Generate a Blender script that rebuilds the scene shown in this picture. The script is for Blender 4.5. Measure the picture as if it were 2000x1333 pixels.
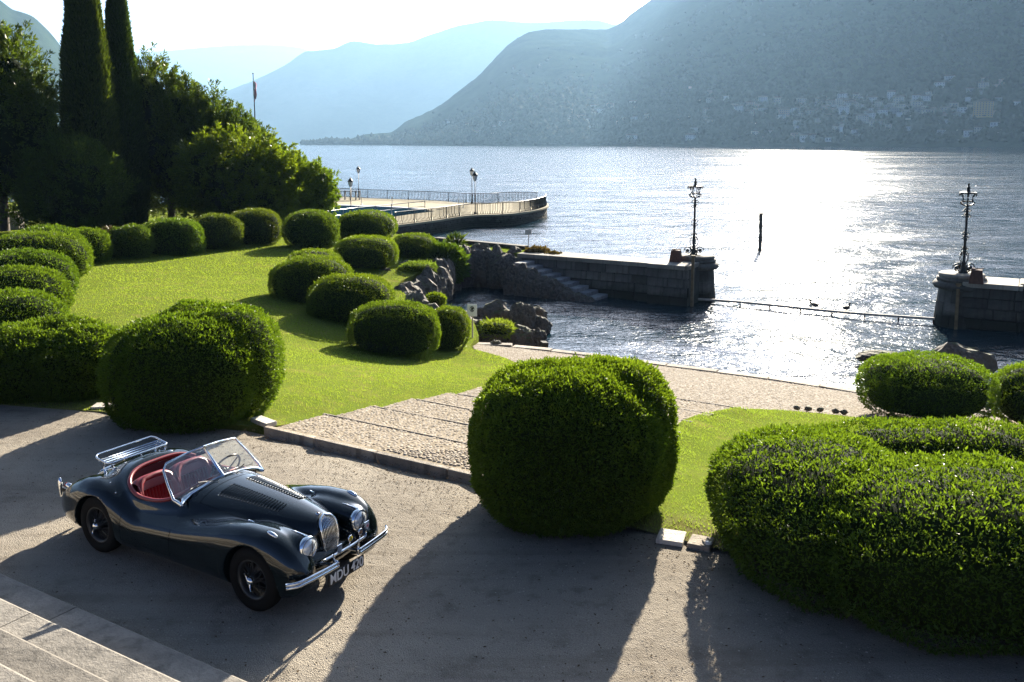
import bpy, bmesh, math, random
import numpy as np
from mathutils import Vector, Matrix
random.seed(7)
RNG = np.random.default_rng(11)
for _o in list(bpy.data.objects): bpy.data.objects.remove(_o)
SC = bpy.context.scene
COL = SC.collection
R = math.radians

# ------------------------------------------------------------------ camera
CAM_H = 4.869
FPX, CY = 1710.6, 494.6              # focal length and optical centre in photograph pixels (the lens is shifted down)
PITCH = math.atan((CY-279)/FPX)
cam_d = bpy.data.cameras.new('camera'); cam = bpy.data.objects.new('camera', cam_d); COL.objects.link(cam)
cam.location = (0, 0, CAM_H); cam.rotation_euler = (math.pi/2-PITCH, 0, 0)
cam_d.sensor_width = 36; cam_d.lens = 36*FPX/2000.0; cam_d.shift_y = -(666.5-CY)/2000.0
cam_d.clip_start = 0.1; cam_d.clip_end = 60000
SC.camera = cam
SC.render.resolution_x = 1024; SC.render.resolution_y = 682

# ------------------------------------------------------------------ light
SUN_AZ, SUN_EL = R(18.5), R(21.5)
w = bpy.data.worlds.new('World'); SC.world = w; w.use_nodes = True
nt = w.node_tree; nt.nodes.clear()
sky = nt.nodes.new('ShaderNodeTexSky'); sky.sky_type = 'NISHITA'; sky.sun_disc = False
sky.sun_elevation = SUN_EL; sky.sun_rotation = SUN_AZ
sky.air_density = 0.32; sky.dust_density = 2.7; sky.ozone_density = 4.0
bg = nt.nodes.new('ShaderNodeBackground'); bg.inputs[1].default_value = 0.05
ow = nt.nodes.new('ShaderNodeOutputWorld')
nt.links.new(sky.outputs[0], bg.inputs[0]); nt.links.new(bg.outputs[0], ow.inputs[0])
sd = bpy.data.lights.new('sun', 'SUN'); sun = bpy.data.objects.new('sun', sd); COL.objects.link(sun)
sd.energy = 5.0; sd.angle = R(0.53); sd.color = (1.0, 0.90, 0.74)
sdir = Vector((math.sin(SUN_AZ)*math.cos(SUN_EL), math.cos(SUN_AZ)*math.cos(SUN_EL), math.sin(SUN_EL)))
sun.rotation_euler = sdir.to_track_quat('Z', 'Y').to_euler(); sun.location = (20, 20, 40)
vs = SC.view_settings; vs.view_transform = 'Standard'; vs.look = 'None'; vs.exposure = 2.3; vs.gamma = 1; vs.use_curve_mapping = False
SC.render.engine = 'CYCLES'
cy = SC.cycles
cy.use_denoising = True; cy.use_adaptive_sampling = False; cy.max_bounces = 8; cy.transparent_max_bounces = 16; cy.volume_bounces = 0
cy.sample_clamp_indirect = 3.0; cy.sample_clamp_direct = 6.0; cy.denoising_prefilter = 'NONE'; cy.caustics_reflective = False; cy.caustics_refractive = False

# ------------------------------------------------------------------ helpers
CP, SP = math.cos(PITCH), math.sin(PITCH)
def at(u, v, z=0.0):
    """ground point under photograph position (2000 x 1333) on the level z"""
    dx, dv = (u-1000)/FPX, -(v-CY)/FPX
    d = np.array([dx, CP+dv*SP, -SP+dv*CP])
    return np.array([0, 0, CAM_H]) + d*((z-CAM_H)/d[2])
def height_at(u, v, dist):
    """height of a point seen at row v that stands dist metres out (world y)"""
    dv = -(v-CY)/FPX
    return CAM_H + dist*(-SP+dv*CP)/(CP+dv*SP)
def xat(u, v, dist):
    dv = -(v-CY)/FPX
    return dist*((u-1000)/FPX)/(CP+dv*SP)
TH = R(-30.56)                       # direction of terrace edge, steps and car
SX, SY = math.cos(TH), math.sin(TH)
def st(s, t): return (s*SX - t*SY, s*SY + t*SX)
def to_st(x, y): return (x*SX + y*SY, -x*SY + y*SX)

def pchip(xs, ys):
    xs = np.array(xs, float); ys = np.array(ys, float)
    if xs[0] > xs[-1]: xs = xs[::-1]; ys = ys[::-1]
    h = np.diff(xs); dl = np.diff(ys)/h; d = np.zeros_like(ys)
    d[0], d[-1] = dl[0], dl[-1]
    for i in range(1, len(xs)-1):
        if dl[i-1]*dl[i] > 0:
            w1, w2 = 2*h[i]+h[i-1], h[i]+2*h[i-1]
            d[i] = (w1+w2)/(w1/dl[i-1]+w2/dl[i])
    def f(x):
        x = np.clip(np.asarray(x, float), xs[0], xs[-1])
        i = np.clip(np.searchsorted(xs, x)-1, 0, len(xs)-2)
        t = (x-xs[i])/h[i]
        return (ys[i]*(1+2*t)*(1-t)**2 + d[i]*h[i]*t*(1-t)**2 + ys[i+1]*t*t*(3-2*t) + d[i+1]*h[i]*t*t*(t-1))
    return f

def _hash(ix, iy, iz, seed):
    n = (ix*374761393 + iy*668265263 + iz*2147483647 + seed*974711) & 0xffffffff
    n = ((n ^ (n >> 13))*1274126177) & 0xffffffff
    n = (n ^ (n >> 16)) & 0xffffffff
    return n/4294967295.0
def vnoise(p, seed=0):
    p = np.asarray(p, float); i = np.floor(p).astype(np.int64); f = p-i; f = f*f*(3-2*f)
    out = 0
    for dx in (0, 1):
        wx = f[..., 0] if dx else 1-f[..., 0]
        for dy in (0, 1):
            wy = f[..., 1] if dy else 1-f[..., 1]
            for dz in (0, 1):
                wz = f[..., 2] if dz else 1-f[..., 2]
                out = out + wx*wy*wz*_hash(i[..., 0]+dx, i[..., 1]+dy, i[..., 2]+dz, seed)
    return out*2-1
def fbm(p, oct=4, seed=0):
    p = np.asarray(p, float); a = 1.0; s = 0; n = 0
    for k in range(oct):
        s = s + a*vnoise(p*(2.03**k)+k*17.3, seed+k); n += a; a *= .5
    return s/n

def mesh_np(name, V, F, smooth=False):
    V = np.asarray(V, np.float32); F = np.asarray(F, np.int32)
    me = bpy.data.meshes.new(name); k = F.shape[1]
    me.vertices.add(len(V)); me.vertices.foreach_set('co', V.ravel())
    me.loops.add(F.size); me.loops.foreach_set('vertex_index', F.ravel())
    me.polygons.add(len(F))
    me.polygons.foreach_set('loop_start', np.arange(0, F.size, k, dtype=np.int32))
    me.polygons.foreach_set('loop_total', np.full(len(F), k, np.int32))
    me.polygons.foreach_set('use_smooth', np.full(len(F), bool(smooth)))
    me.update(calc_edges=True)
    return me
def link(name, me, m=None, parent=None, kind=None):
    o = bpy.data.objects.new(name, me); COL.objects.link(o)
    if m is not None and len(me.materials) == 0: me.materials.append(m)
    if parent is not None: o.parent = parent
    if kind: o['kind'] = kind
    return o
def tag(o, label=None, cat=None, group=None, kind=None):
    if label: o['label'] = label
    if cat: o['category'] = cat
    if group: o['group'] = group
    if kind: o['kind'] = kind
    return o
def empty(name, loc, label=None, cat=None, group=None, rz=0.0):
    o = bpy.data.objects.new(name, None); COL.objects.link(o); o.empty_display_size = .2
    o.location = loc; o.rotation_euler = (0, 0, rz)
    return tag(o, label, cat, group)
def copy_tree(o, parent=None):
    c = o.copy(); COL.objects.link(c)
    if parent is not None: c.parent = parent
    for ch in list(o.children): copy_tree(ch, c)
    return c

class MB:
    """collects boxes, tubes, lathes into one mesh"""
    def __init__(s): s.v = []; s.f = []; s.sm = []
    def add(s, V, F, smooth=False):
        o = len(s.v); s.v.extend([tuple(map(float, q)) for q in V])
        for q in F: s.f.append(tuple(int(i)+o for i in q)); s.sm.append(smooth)
        return s
    def box(s, c, size, rz=0.0, bev=0.0, M=None, taper=1.0):
        hx, hy, hz = size[0]/2, size[1]/2, size[2]/2
        if bev <= 0:
            V = [(x*hx*(taper if z > 0 else 1), y*hy*(taper if z > 0 else 1), z*hz) for z in (-1, 1) for y in (-1, 1) for x in (-1, 1)]
            F = [(0, 2, 3, 1), (4, 5, 7, 6), (0, 1, 5, 4), (2, 6, 7, 3), (0, 4, 6, 2), (1, 3, 7, 5)]
        else:
            b = min(bev, hx*.45, hy*.45, hz*.45)
            bm = bmesh.new(); bmesh.ops.create_cube(bm, size=1)
            for q in bm.verts: q.co = Vector((q.co.x*2*hx, q.co.y*2*hy, q.co.z*2*hz))
            bmesh.ops.bevel(bm, geom=bm.edges[:], offset=b, segments=1, affect='EDGES', profile=.5)
            bm.verts.index_update()
            V = [tuple(q.co) for q in bm.verts]; F = [tuple(q.index for q in f.verts) for f in bm.faces]; bm.free()
        T = Matrix.Translation(c) @ (M.to_4x4() if M is not None else Matrix.Rotation(rz, 4, 'Z'))
        return s.add([T @ Vector(q) for q in V], F)
    def tube(s, pts, r, n=8, closed=False, cap=True, up=(0, 0, 1), flat=1.0):
        pts = [Vector(p) for p in pts]; N = len(pts); V = []; F = []
        ext = [max(p[q] for p in pts)-min(p[q] for p in pts) for q in range(3)]
        if up == (0, 0, 1) and not closed and ext[2] > 2*max(ext[0], ext[1]): up = (0, 1, 0)
        for i, p in enumerate(pts):
            if closed: t = pts[(i+1) % N]-pts[i-1]
            else: t = pts[min(i+1, N-1)]-pts[max(i-1, 0)]
            t.normalize() if t.length > 0 else None
            a = t.cross(Vector(up))
            if a.length < 1e-4: a = t.cross(Vector((1, 0, 0)))
            a.normalize(); b = a.cross(t).normalized()
            rr = r[i] if hasattr(r, '__len__') else r
            for k in range(n):
                an = 2*math.pi*k/n
                V.append(p + a*rr*math.cos(an) + b*rr*flat*math.sin(an))
        for i in range(N if closed else N-1):
            j = (i+1) % N
            for k in range(n):
                F.append((i*n+k, i*n+(k+1) % n, j*n+(k+1) % n, j*n+k))
        if cap and not closed:
            F.append(tuple(range(n))); F.append(tuple((N-1)*n+k for k in range(n-1, -1, -1)))
        return s.add(V, F, True)
    def lathe(s, prof, n=16, c=(0, 0, 0), M=None, smooth=True, cap=True):
        """prof: list of (radius, height) about the local z axis"""
        V = []; F = []; m = len(prof)
        for r_, z in prof:
            for k in range(n):
                an = 2*math.pi*k/n; V.append(Vector((r_*math.cos(an), r_*math.sin(an), z)))
        for i in range(m-1):
            for k in range(n):
                F.append((i*n+k, i*n+(k+1) % n, (i+1)*n+(k+1) % n, (i+1)*n+k))
        if cap:
            if prof[0][0] > 1e-5: F.append(tuple(range(n-1, -1, -1)))
            if prof[-1][0] > 1e-5: F.append(tuple((m-1)*n+k for k in range(n)))
        T = Matrix.Translation(c) @ (M.to_4x4() if M is not None else Matrix.Identity(4))
        return s.add([T @ q for q in V], F, smooth)
    def ball(s, c, r, n=10, m=6, sc=(1, 1, 1), M=None):
        prof = [(max(1e-6, r*math.sin(math.pi*i/m)), -r*math.cos(math.pi*i/m)) for i in range(m+1)]
        b = MB(); b.lathe(prof, n, cap=False)
        T = Matrix.Translation(c) @ (M.to_4x4() if M is not None else Matrix.Identity(4)) @ Matrix.Diagonal((*sc, 1))
        return s.add([T @ Vector(q) for q in b.v], b.f, True)
    def prism(s, poly, z0, z1, smooth=False):
        n = len(poly)
        V = [(p[0], p[1], z0) for p in poly]+[(p[0], p[1], z1) for p in poly]
        F = [tuple(range(n-1, -1, -1)), tuple(range(n, 2*n))]+[(i, (i+1) % n, n+(i+1) % n, n+i) for i in range(n)]
        return s.add(V, F, smooth)
    def mesh(s, name):
        me = bpy.data.meshes.new(name); me.from_pydata(s.v, [], s.f)
        me.polygons.foreach_set('use_smooth', np.array(s.sm, bool)); me.update()
        return me
    def build(s, name, m, parent=None, kind=None): return link(name, s.mesh(name), m, parent, kind)

# ------------------------------------------------------------------ materials
def new_mat(name):
    m = bpy.data.materials.new(name); m.use_nodes = True
    t = m.node_tree; t.nodes.clear()
    out = t.nodes.new('ShaderNodeOutputMaterial')
    return m, t, out
def N(t, typ, **kw):
    n = t.nodes.new(typ)
    for k, v in kw.items():
        if k.startswith('i_'):
            key = k[2:]; key = int(key) if key.isdigit() else key.replace('_', ' ')
            n.inputs[key].default_value = v
        else: setattr(n, k, v)
    return n
def ramp(t, fac, stops):
    r_ = t.nodes.new('ShaderNodeValToRGB'); e = r_.color_ramp.elements
    while len(e) < len(stops): e.new(.5)
    for q, (p, c) in zip(e, stops): q.position = p; q.color = (*c, 1) if len(c) == 3 else c
    t.links.new(fac, r_.inputs[0]); return r_.outputs[0]
def coords(t, scale=None, obj=True):
    tc = t.nodes.new('ShaderNodeTexCoord'); o = tc.outputs['Object' if obj else 'Generated']
    if scale is not None:
        mp = t.nodes.new('ShaderNodeMapping'); mp.inputs['Scale'].default_value = scale if hasattr(scale, '__len__') else (scale,)*3
        t.links.new(o, mp.inputs[0]); o = mp.outputs[0]
    return o
def noise(t, scale, detail=4, rough=.55, vec=None, dist=0.0):
    n = N(t, 'ShaderNodeTexNoise'); n.inputs['Scale'].default_value = scale; n.inputs['Detail'].default_value = detail
    n.inputs['Roughness'].default_value = rough; n.inputs['Distortion'].default_value = dist
    if vec is not None: t.links.new(vec, n.inputs['Vector'])
    return n.outputs[0]
def bump(t, h, strength=.5, dist=.02, normal=None):
    b = N(t, 'ShaderNodeBump'); b.inputs['Strength'].default_value = strength; b.inputs['Distance'].default_value = dist
    t.links.new(h, b.inputs['Height'])
    if normal is not None: t.links.new(normal, b.inputs['Normal'])
    return b.outputs[0]
def mixc(t, fac, a, b, mode='MIX'):
    m = N(t, 'ShaderNodeMix', data_type='RGBA', blend_type=mode)
    for sock, val in ((0, fac), (6, a), (7, b)):
        if hasattr(val, 'is_output'): t.links.new(val, m.inputs[sock])
        else: m.inputs[sock].default_value = val if sock == 0 else ((*val, 1) if len(val) == 3 else val)
    return m.outputs[2]
def plain(name, c, rough=.5, metal=0.0, coat=0.0, spec=.5, var=0.0, vscale=8.0, bmp=0.0, bscale=60.0, bdist=.005):
    m, t, out = new_mat(name); p = N(t, 'ShaderNodeBsdfPrincipled')
    p.inputs['Roughness'].default_value = rough; p.inputs['Metallic'].default_value = metal
    p.inputs['Coat Weight'].default_value = coat; p.inputs['Coat Roughness'].default_value = .04
    p.inputs['Specular IOR Level'].default_value = spec
    v = coords(t)
    if var > 0:
        n = noise(t, vscale, 5, .6, v)
        lo = tuple(max(0, x*(1-var)) for x in c); hi = tuple(min(1, x*(1+var)) for x in c)
        t.links.new(ramp(t, n, [(.3, lo), (.7, hi)]), p.inputs['Base Color'])
    else: p.inputs['Base Color'].default_value = (*c, 1)
    if bmp > 0: t.links.new(bump(t, noise(t, bscale, 5, .6, v), bmp, bdist), p.inputs['Normal'])
    t.links.new(p.outputs[0], out.inputs[0]); return m
def leaf_mat(name, lo, hi, trans=.45, tcol=None, rough=.4, spec=.4, scale=.7):
    """leaves: diffuse + light coming through + a little gloss, each leaf its own tint"""
    m, t, out = new_mat(name)
    g = N(t, 'ShaderNodeNewGeometry'); rnd = g.outputs['Random Per Island']
    c1 = ramp(t, rnd, [(0, lo), (1, hi)]); oi = N(t, 'ShaderNodeObjectInfo')
    c1 = mixc(t, 1.0, c1, ramp(t, oi.outputs['Random'], [(0, (.80, .90, .95)), (.5, (1, 1, 1)), (1, (1.22, 1.08, .85))]), 'MULTIPLY')
    nz = noise(t, scale, 3, .6, coords(t))
    c = mixc(t, ramp(t, nz, [(.35, (0, 0, 0)), (.65, (1, 1, 1))]), mixc(t, .30, c1, lo), c1)
    p = N(t, 'ShaderNodeBsdfPrincipled'); p.inputs['Roughness'].default_value = rough; p.inputs['Specular IOR Level'].default_value = spec
    t.links.new(c, p.inputs['Base Color'])
    tr = N(t, 'ShaderNodeBsdfTranslucent')
    t.links.new(mixc(t, 1.0, c, tcol or (2.3, 2.0, .5), 'MULTIPLY'), tr.inputs[0])
    mx = N(t, 'ShaderNodeMixShader'); mx.inputs[0].default_value = trans
    t.links.new(p.outputs[0], mx.inputs[1]); t.links.new(tr.outputs[0], mx.inputs[2])
    t.links.new(mx.outputs[0], out.inputs[0]); return m
def gravel_material():
    m, t, out = new_mat('gravel'); v = coords(t)
    big = noise(t, .55, 5, .6, v); mid = noise(t, 3.5, 5, .65, v); fine = noise(t, 70, 3, .7, v)
    vo = N(t, 'ShaderNodeTexVoronoi'); vo.inputs['Scale'].default_value = 85; t.links.new(v, vo.inputs['Vector'])
    c = ramp(t, fine, [(.3, (.165, .145, .115)), (.55, (.30, .268, .22)), (.75, (.45, .41, .345))])
    c = mixc(t, ramp(t, big, [(.35, (0, 0, 0)), (.7, (.75, .75, .75))]), c, (.205, .18, .15))
    c = mixc(t, ramp(t, mid, [(.52, (0, 0, 0)), (.70, (.7, .7, .7))]), c, (.14, .12, .095))
    mp = N(t, 'ShaderNodeMapping'); mp.inputs['Rotation'].default_value = (0, 0, -TH); mp.inputs['Scale'].default_value = (.16, 2.6, 1); t.links.new(v, mp.inputs[0])
    c = mixc(t, ramp(t, noise(t, 1.0, 5, .6, mp.outputs[0], .6), [(.50, (0, 0, 0)), (.66, (.5, .5, .5))]), c, (.16, .135, .105))
    c = mixc(t, ramp(t, noise(t, .25, 4, .6, v, .4), [(.48, (0, 0, 0)), (.62, (.5, .5, .5))]), c, (.36, .32, .26))
    p = N(t, 'ShaderNodeBsdfPrincipled'); p.inputs['Roughness'].default_value = .95; p.inputs['Specular IOR Level'].default_value = .05
    t.links.new(c, p.inputs['Base Color'])
    b1 = bump(t, mid, .8, .05); b2 = bump(t, vo.outputs['Distance'], .9, .012, b1)
    t.links.new(b2, p.inputs['Normal']); t.links.new(p.outputs[0], out.inputs[0]); return m
def stone_material(name, c, var=.5, scale=2.0, rough=.85, wet=False):
    m, t, out = new_mat(name); v = coords(t)
    n1 = noise(t, scale, 6, .65, v); n2 = noise(t, scale*14, 5, .7, v)
    lo = tuple(x*(1-var) for x in c); hi = tuple(min(.9, x*(1+var)) for x in c)
    cc = ramp(t, n1, [(.3, lo), (.5, c), (.72, hi)])
    cc = mixc(t, ramp(t, n2, [(.5, (0, 0, 0)), (.7, (.5, .5, .5))]), cc, lo)
    vs_ = coords(t, (3.0, 3.0, .35)); n3 = noise(t, 1.6, 4, .6, vs_)
    cc = mixc(t, ramp(t, n3, [(.52, (0, 0, 0)), (.68, (.6, .6, .6))]), cc, tuple(x*.35 for x in c))
    oi = N(t, 'ShaderNodeObjectInfo'); cc = mixc(t, 1.0, cc, ramp(t, oi.outputs['Random'], [(0, (.62, .60, .58)), (.5, (1, 1, 1)), (1, (1.35, 1.32, 1.25))]), 'MULTIPLY')
    if wet:      # algae and wet stone up to the splash line
        g = N(t, 'ShaderNodeNewGeometry'); sx = N(t, 'ShaderNodeSeparateXYZ'); t.links.new(g.outputs['Position'], sx.inputs[0]); ad = N(t, 'ShaderNodeMath', operation='MULTIPLY_ADD'); ad.inputs[1].default_value = .7
        t.links.new(n1, ad.inputs[0]); t.links.new(sx.outputs[2], ad.inputs[2]); mr = N(t, 'ShaderNodeMapRange'); mr.inputs[1].default_value = -1.75; mr.inputs[2].default_value = -1.45; mr.inputs[3].default_value = .85; mr.inputs[4].default_value = 0; t.links.new(ad.outputs[0], mr.inputs[0])
        cc = mixc(t, mr.outputs[0], cc, (.014, .016, .010))
    p = N(t, 'ShaderNodeBsdfPrincipled'); p.inputs['Roughness'].default_value = rough; p.inputs['Specular IOR Level'].default_value = .3
    t.links.new(cc, p.inputs['Base Color'])
    t.links.new(bump(t, n2, .6, .02, bump(t, n1, .5, .08)), p.inputs['Normal'])
    t.links.new(p.outputs[0], out.inputs[0]); return m
def rock_material():
    m, t, out = new_mat('tufa_rock'); v = coords(t)
    n1 = noise(t, 1.3, 6, .65, v); n2 = noise(t, 9, 6, .7, v)
    vo = N(t, 'ShaderNodeTexVoronoi'); vo.inputs['Scale'].default_value = 5; t.links.new(v, vo.inputs['Vector'])
    c = ramp(t, n2, [(.25, (.030, .027, .023)), (.5, (.10, .087, .072)), (.75, (.24, .205, .165))])
    c = mixc(t, ramp(t, n1, [(.48, (0, 0, 0)), (.62, (.8, .8, .8))]), c, (.15, .115, .08))
    g = N(t, 'ShaderNodeNewGeometry'); sx = N(t, 'ShaderNodeSeparateXYZ'); t.links.new(g.outputs['Normal'], sx.inputs[0])
    mm = N(t, 'ShaderNodeMath', operation='MULTIPLY'); t.links.new(sx.outputs[2], mm.inputs[0]); t.links.new(n1, mm.inputs[1])
    c = mixc(t, ramp(t, mm.outputs[0], [(.36, (0, 0, 0)), (.5, (.8, .8, .8))]), c, (.05, .07, .015))
    p = N(t, 'ShaderNodeBsdfPrincipled'); p.inputs['Roughness'].default_value = .85; p.inputs['Specular IOR Level'].default_value = .3
    t.links.new(c, p.inputs['Base Color'])
    t.links.new(bump(t, n2, .9, .06, bump(t, vo.outputs['Distance'], .6, .12)), p.inputs['Normal'])
    t.links.new(p.outputs[0], out.inputs[0]); return m
def lawn_material():
    m, t, out = new_mat('lawn_turf'); v = coords(t)
    big = noise(t, .35, 5, .6, v); mid = noise(t, 2.2, 5, .6, v); fine = noise(t, 45, 3, .7, v)
    c = ramp(t, fine, [(.3, (.075, .105, .020)), (.6, (.15, .19, .036)), (.8, (.21, .24, .06))])
    c = mixc(t, ramp(t, mid, [(.45, (0, 0, 0)), (.7, (.5, .5, .5))]), c, (.19, .175, .045))
    c = mixc(t, ramp(t, big, [(.4, (0, 0, 0)), (.66, (.65, .65, .65))]), c, (.095, .13, .020))
    c = mixc(t, ramp(t, noise(t, .9, 5, .65, v, .5), [(.55, (0, 0, 0)), (.72, (.6, .6, .6))]), c, (.24, .20, .07))
    at_ = N(t, 'ShaderNodeAttribute'); at_.attribute_name = 'bare'
    c = mixc(t, at_.outputs['Fac'], c, ramp(t, mid, [(.35, (.20, .16, .11)), (.6, (.13, .12, .05))]))
    p = N(t, 'ShaderNodeBsdfPrincipled'); p.inputs['Roughness'].default_value = .9; p.inputs['Specular IOR Level'].default_value = .0
    t.links.new(c, p.inputs['Base Color'])
    t.links.new(bump(t, fine, .7, .03, bump(t, mid, .4, .05)), p.inputs['Normal'])
    t.links.new(p.outputs[0], out.inputs[0]); return m
def water_material():
    m, t, out = new_mat('lake_water'); v = coords(t)
    mp = N(t, 'ShaderNodeMapping'); mp.inputs['Rotation'].default_value = (0, 0, R(-12)); mp.inputs['Scale'].default_value = (.55, 1.0, 1.0)
    t.links.new(v, mp.inputs[0]); q = mp.outputs[0]
    a = noise(t, .33, 2, .5, q, .4); b = noise(t, 1.25, 3, .6, q, .8); c_ = noise(t, 4.6, 3, .65, q, .5)
    p = N(t, 'ShaderNodeBsdfPrincipled'); p.inputs['Base Color'].default_value = (.006, .022, .034, 1)
    p.inputs['Roughness'].default_value = .15; p.inputs['IOR'].default_value = 1.333
    far = noise(t, .11, 3, .6, q, .5); n0 = bump(t, far, 1.0, .9); n1 = bump(t, a, 1.0, .24, n0); n2 = bump(t, b, 1.0, .12, n1)
    gs = noise(t, .018, 3, .6, q); mr = N(t, 'ShaderNodeMapRange'); mr.inputs[1].default_value = .35; mr.inputs[2].default_value = .65; mr.inputs[3].default_value = .05; mr.inputs[4].default_value = .12; t.links.new(gs, mr.inputs[0]); t.links.new(mr.outputs[0], p.inputs['Roughness']); n3 = bump(t, c_, 1.0, .05, n2)
    t.links.new(n3, p.inputs['Normal']); t.links.new(p.outputs[0], out.inputs[0]); return m
def forest_material(name, lo, hi, scale):
    m, t, out = new_mat(name); v = coords(t)
    n1 = noise(t, scale, 6, .65, v); n2 = noise(t, scale*9, 4, .7, v)
    vo = N(t, 'ShaderNodeTexVoronoi'); vo.inputs['Scale'].default_value = scale*12; t.links.new(v, vo.inputs['Vector'])
    c = ramp(t, n1, [(.35, lo), (.65, hi)])
    c = mixc(t, ramp(t, n2, [(.4, (0, 0, 0)), (.7, (.6, .6, .6))]), c, tuple(x*1.25 for x in hi))
    p = N(t, 'ShaderNodeBsdfPrincipled'); p.inputs['Roughness'].default_value = .95; p.inputs['Specular IOR Level'].default_value = .0
    t.links.new(c, p.inputs['Base Color'])
    t.links.new(bump(t, vo.outputs['Distance'], .15, 2.0, bump(t, n2, .2, 9.0)), p.inputs['Normal'])
    t.links.new(p.outputs[0], out.inputs[0]); return m
M = {}
M['gravel'] = gravel_material(); M['lawn'] = lawn_material(); M['water'] = water_material(); M['rock'] = rock_material()
M['step'] = stone_material('step_granite', (.215, .198, .172), .35, 2.2)
M['kerb'] = stone_material('kerb_stone', (.30, .26, .21), .3, 3.0)
M['masonry'] = stone_material('quay_masonry', (.10, .095, .085), .5, .9, wet=True)
M['masonry_dark'] = stone_material('jetty_masonry', (.055, .052, .047), .5, 1.2, wet=True)
M['coping'] = stone_material('coping_stone', (.26, .24, .20), .3, 1.2)
M['slab'] = stone_material('paving_slab', (.48, .45, .40), .2, 3.0)
def cobble_material():
    m, t, out = new_mat('cobble'); oi = N(t, 'ShaderNodeObjectInfo'); g = N(t, 'ShaderNodeNewGeometry')
    ad = N(t, 'ShaderNodeMath', operation='ADD'); t.links.new(oi.outputs['Random'], ad.inputs[0]); t.links.new(g.outputs['Random Per Island'], ad.inputs[1])
    fr = N(t, 'ShaderNodeMath', operation='FRACT'); t.links.new(ad.outputs[0], fr.inputs[0])
    c = ramp(t, fr.outputs[0], [(0, (.29, .245, .19)), (.35, (.36, .305, .24)), (.7, (.41, .355, .285)), (1, (.48, .425, .35))])
    p = N(t, 'ShaderNodeBsdfPrincipled'); p.inputs['Roughness'].default_value = .85; p.inputs['Specular IOR Level'].default_value = .08
    t.links.new(c, p.inputs['Base Color']); t.links.new(p.outputs[0], out.inputs[0]); return m
M['cobble'] = cobble_material()
M['mortar'] = plain('path_bed', (.27, .23, .175), .95, spec=.0, var=.3, vscale=6, bmp=.6, bscale=40, bdist=.01)
M['hill_r'] = forest_material('wooded_slope', (.012, .022, .012), (.030, .046, .022), .010)
M['hill_far'] = forest_material('far_slope', (.015, .025, .018), (.03, .042, .028), .004)
M['bark'] = plain('bark', (.06, .045, .035), .9, var=.4, vscale=6, bmp=.8, bscale=20, bdist=.03)
M['core'] = plain('hull_shade', (.012, .02, .006), .95, spec=.05)  # dark colour of the light-blocking hulls added inside bushes and crowns
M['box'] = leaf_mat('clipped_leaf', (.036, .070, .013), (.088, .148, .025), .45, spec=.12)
M['box_yellow'] = leaf_mat('yellow_green_leaf', (.042, .080, .012), (.100, .160, .024), .46, spec=.12)  # slightly lighter and yellower leaf, used for whole bushes
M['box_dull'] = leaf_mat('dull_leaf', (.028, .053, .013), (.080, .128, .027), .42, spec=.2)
M['yew'] = leaf_mat('yew_needle', (.028, .054, .013), (.082, .130, .028), .46, spec=.2)
M['cypress'] = leaf_mat('cypress_scale', (.019, .038, .012), (.054, .088, .024), .40, spec=.15)
M['laurel'] = leaf_mat('laurel_leaf', (.034, .068, .011), (.096, .156, .022), .52, rough=.3)
M['grass'] = leaf_mat('grass_blade', (.14, .205, .034), (.195, .265, .054), .50, (1.5, 1.45, .75), rough=.8, spec=.03)
M['fern'] = leaf_mat('plant_leaf', (.03, .06, .012), (.08, .13, .025), .35)
M['iron'] = plain('black_iron', (.012, .012, .013), .45, .3, bmp=.2, bscale=40)
M['rust'] = plain('rusty_iron', (.10, .045, .03), .8, .2, var=.4, vscale=10)
M['white'] = plain('white_paint', (.80, .80, .78), .5)
M['dry'] = leaf_mat('dry_leaf', (.05, .038, .02), (.13, .10, .05), .2)
M['litter'] = plain('dead_leaf', (.07, .048, .028), .9, spec=.0, var=.5, vscale=3)
from mathutils.geometry import delaunay_2d_cdt
WATER = -2.5
T0 = 10.38                                # t of the kerb that edges the cobbled steps
def zplane(t): return np.where(t < T0, 0.06, .06-.14*(t-T0))
def atp(u, v):
    """point on the sloping ramp under photograph position"""
    z = 0.0
    for _ in range(60):
        p = at(u, v, z); z = float(zplane(to_st(p[0], p[1])[1]))
    return at(u, v, z)
# lawn heights, thin plate through measured levels
_ctl = [(-400, 800, 0), (0, 797, 0), (215, 800, 0), (380, 860, 0), (545, 800, -.02), (140, 640, -.12), (0, 640, -.05), (-300, 600, 0), (200, 520, -.25), (350, 500, -.35), (500, 480, -.45),
        (600, 490, -.55), (560, 590, -.62), (400, 560, -.35), (300, 600, -.2), (650, 640, -.9), (720, 690, -1.25), (600, 700, -.6), (700, 760, -.45), (850, 700, -1.55), (925, 690, -1.85), (1018, 721, -1.62),
        (902, 768, -.72), (737, 795, -.32), (640, 812, -.12), (820, 780, -.52), (780, 585, -1.25), (760, 540, -1.0), (820, 515, -.85), (720, 530, -.85), (870, 490, -.75), (960, 495, -.75), (1020, 487, -.72),
        (850, 470, -.72), (700, 440, -.6), (400, 405, -.5), (0, 400, -.3), (-400, 420, -.1), (922, 655, -1.75), (960, 757, -.9), (300, 760, -.02), (450, 700, -.25), (1060, 492, -.7), (500, 820, 0.0)]
_cp = np.array([at(*q) for q in _ctl]); _cx = _cp[:, :2]/20; _cz = _cp[:, 2]
def _tps(r2): return .5*r2*np.log(r2+1e-12)
_n = len(_cx); _K = _tps(((_cx[:, None]-_cx[None])**2).sum(-1)) + np.eye(_n)*2e-3
_A = np.block([[_K, np.ones((_n, 1)), _cx], [np.ones((1, _n)), np.zeros((1, 3))], [_cx.T, np.zeros((2, 3))]])
_W = np.linalg.solve(_A, np.concatenate([_cz, np.zeros(3)]))
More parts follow.
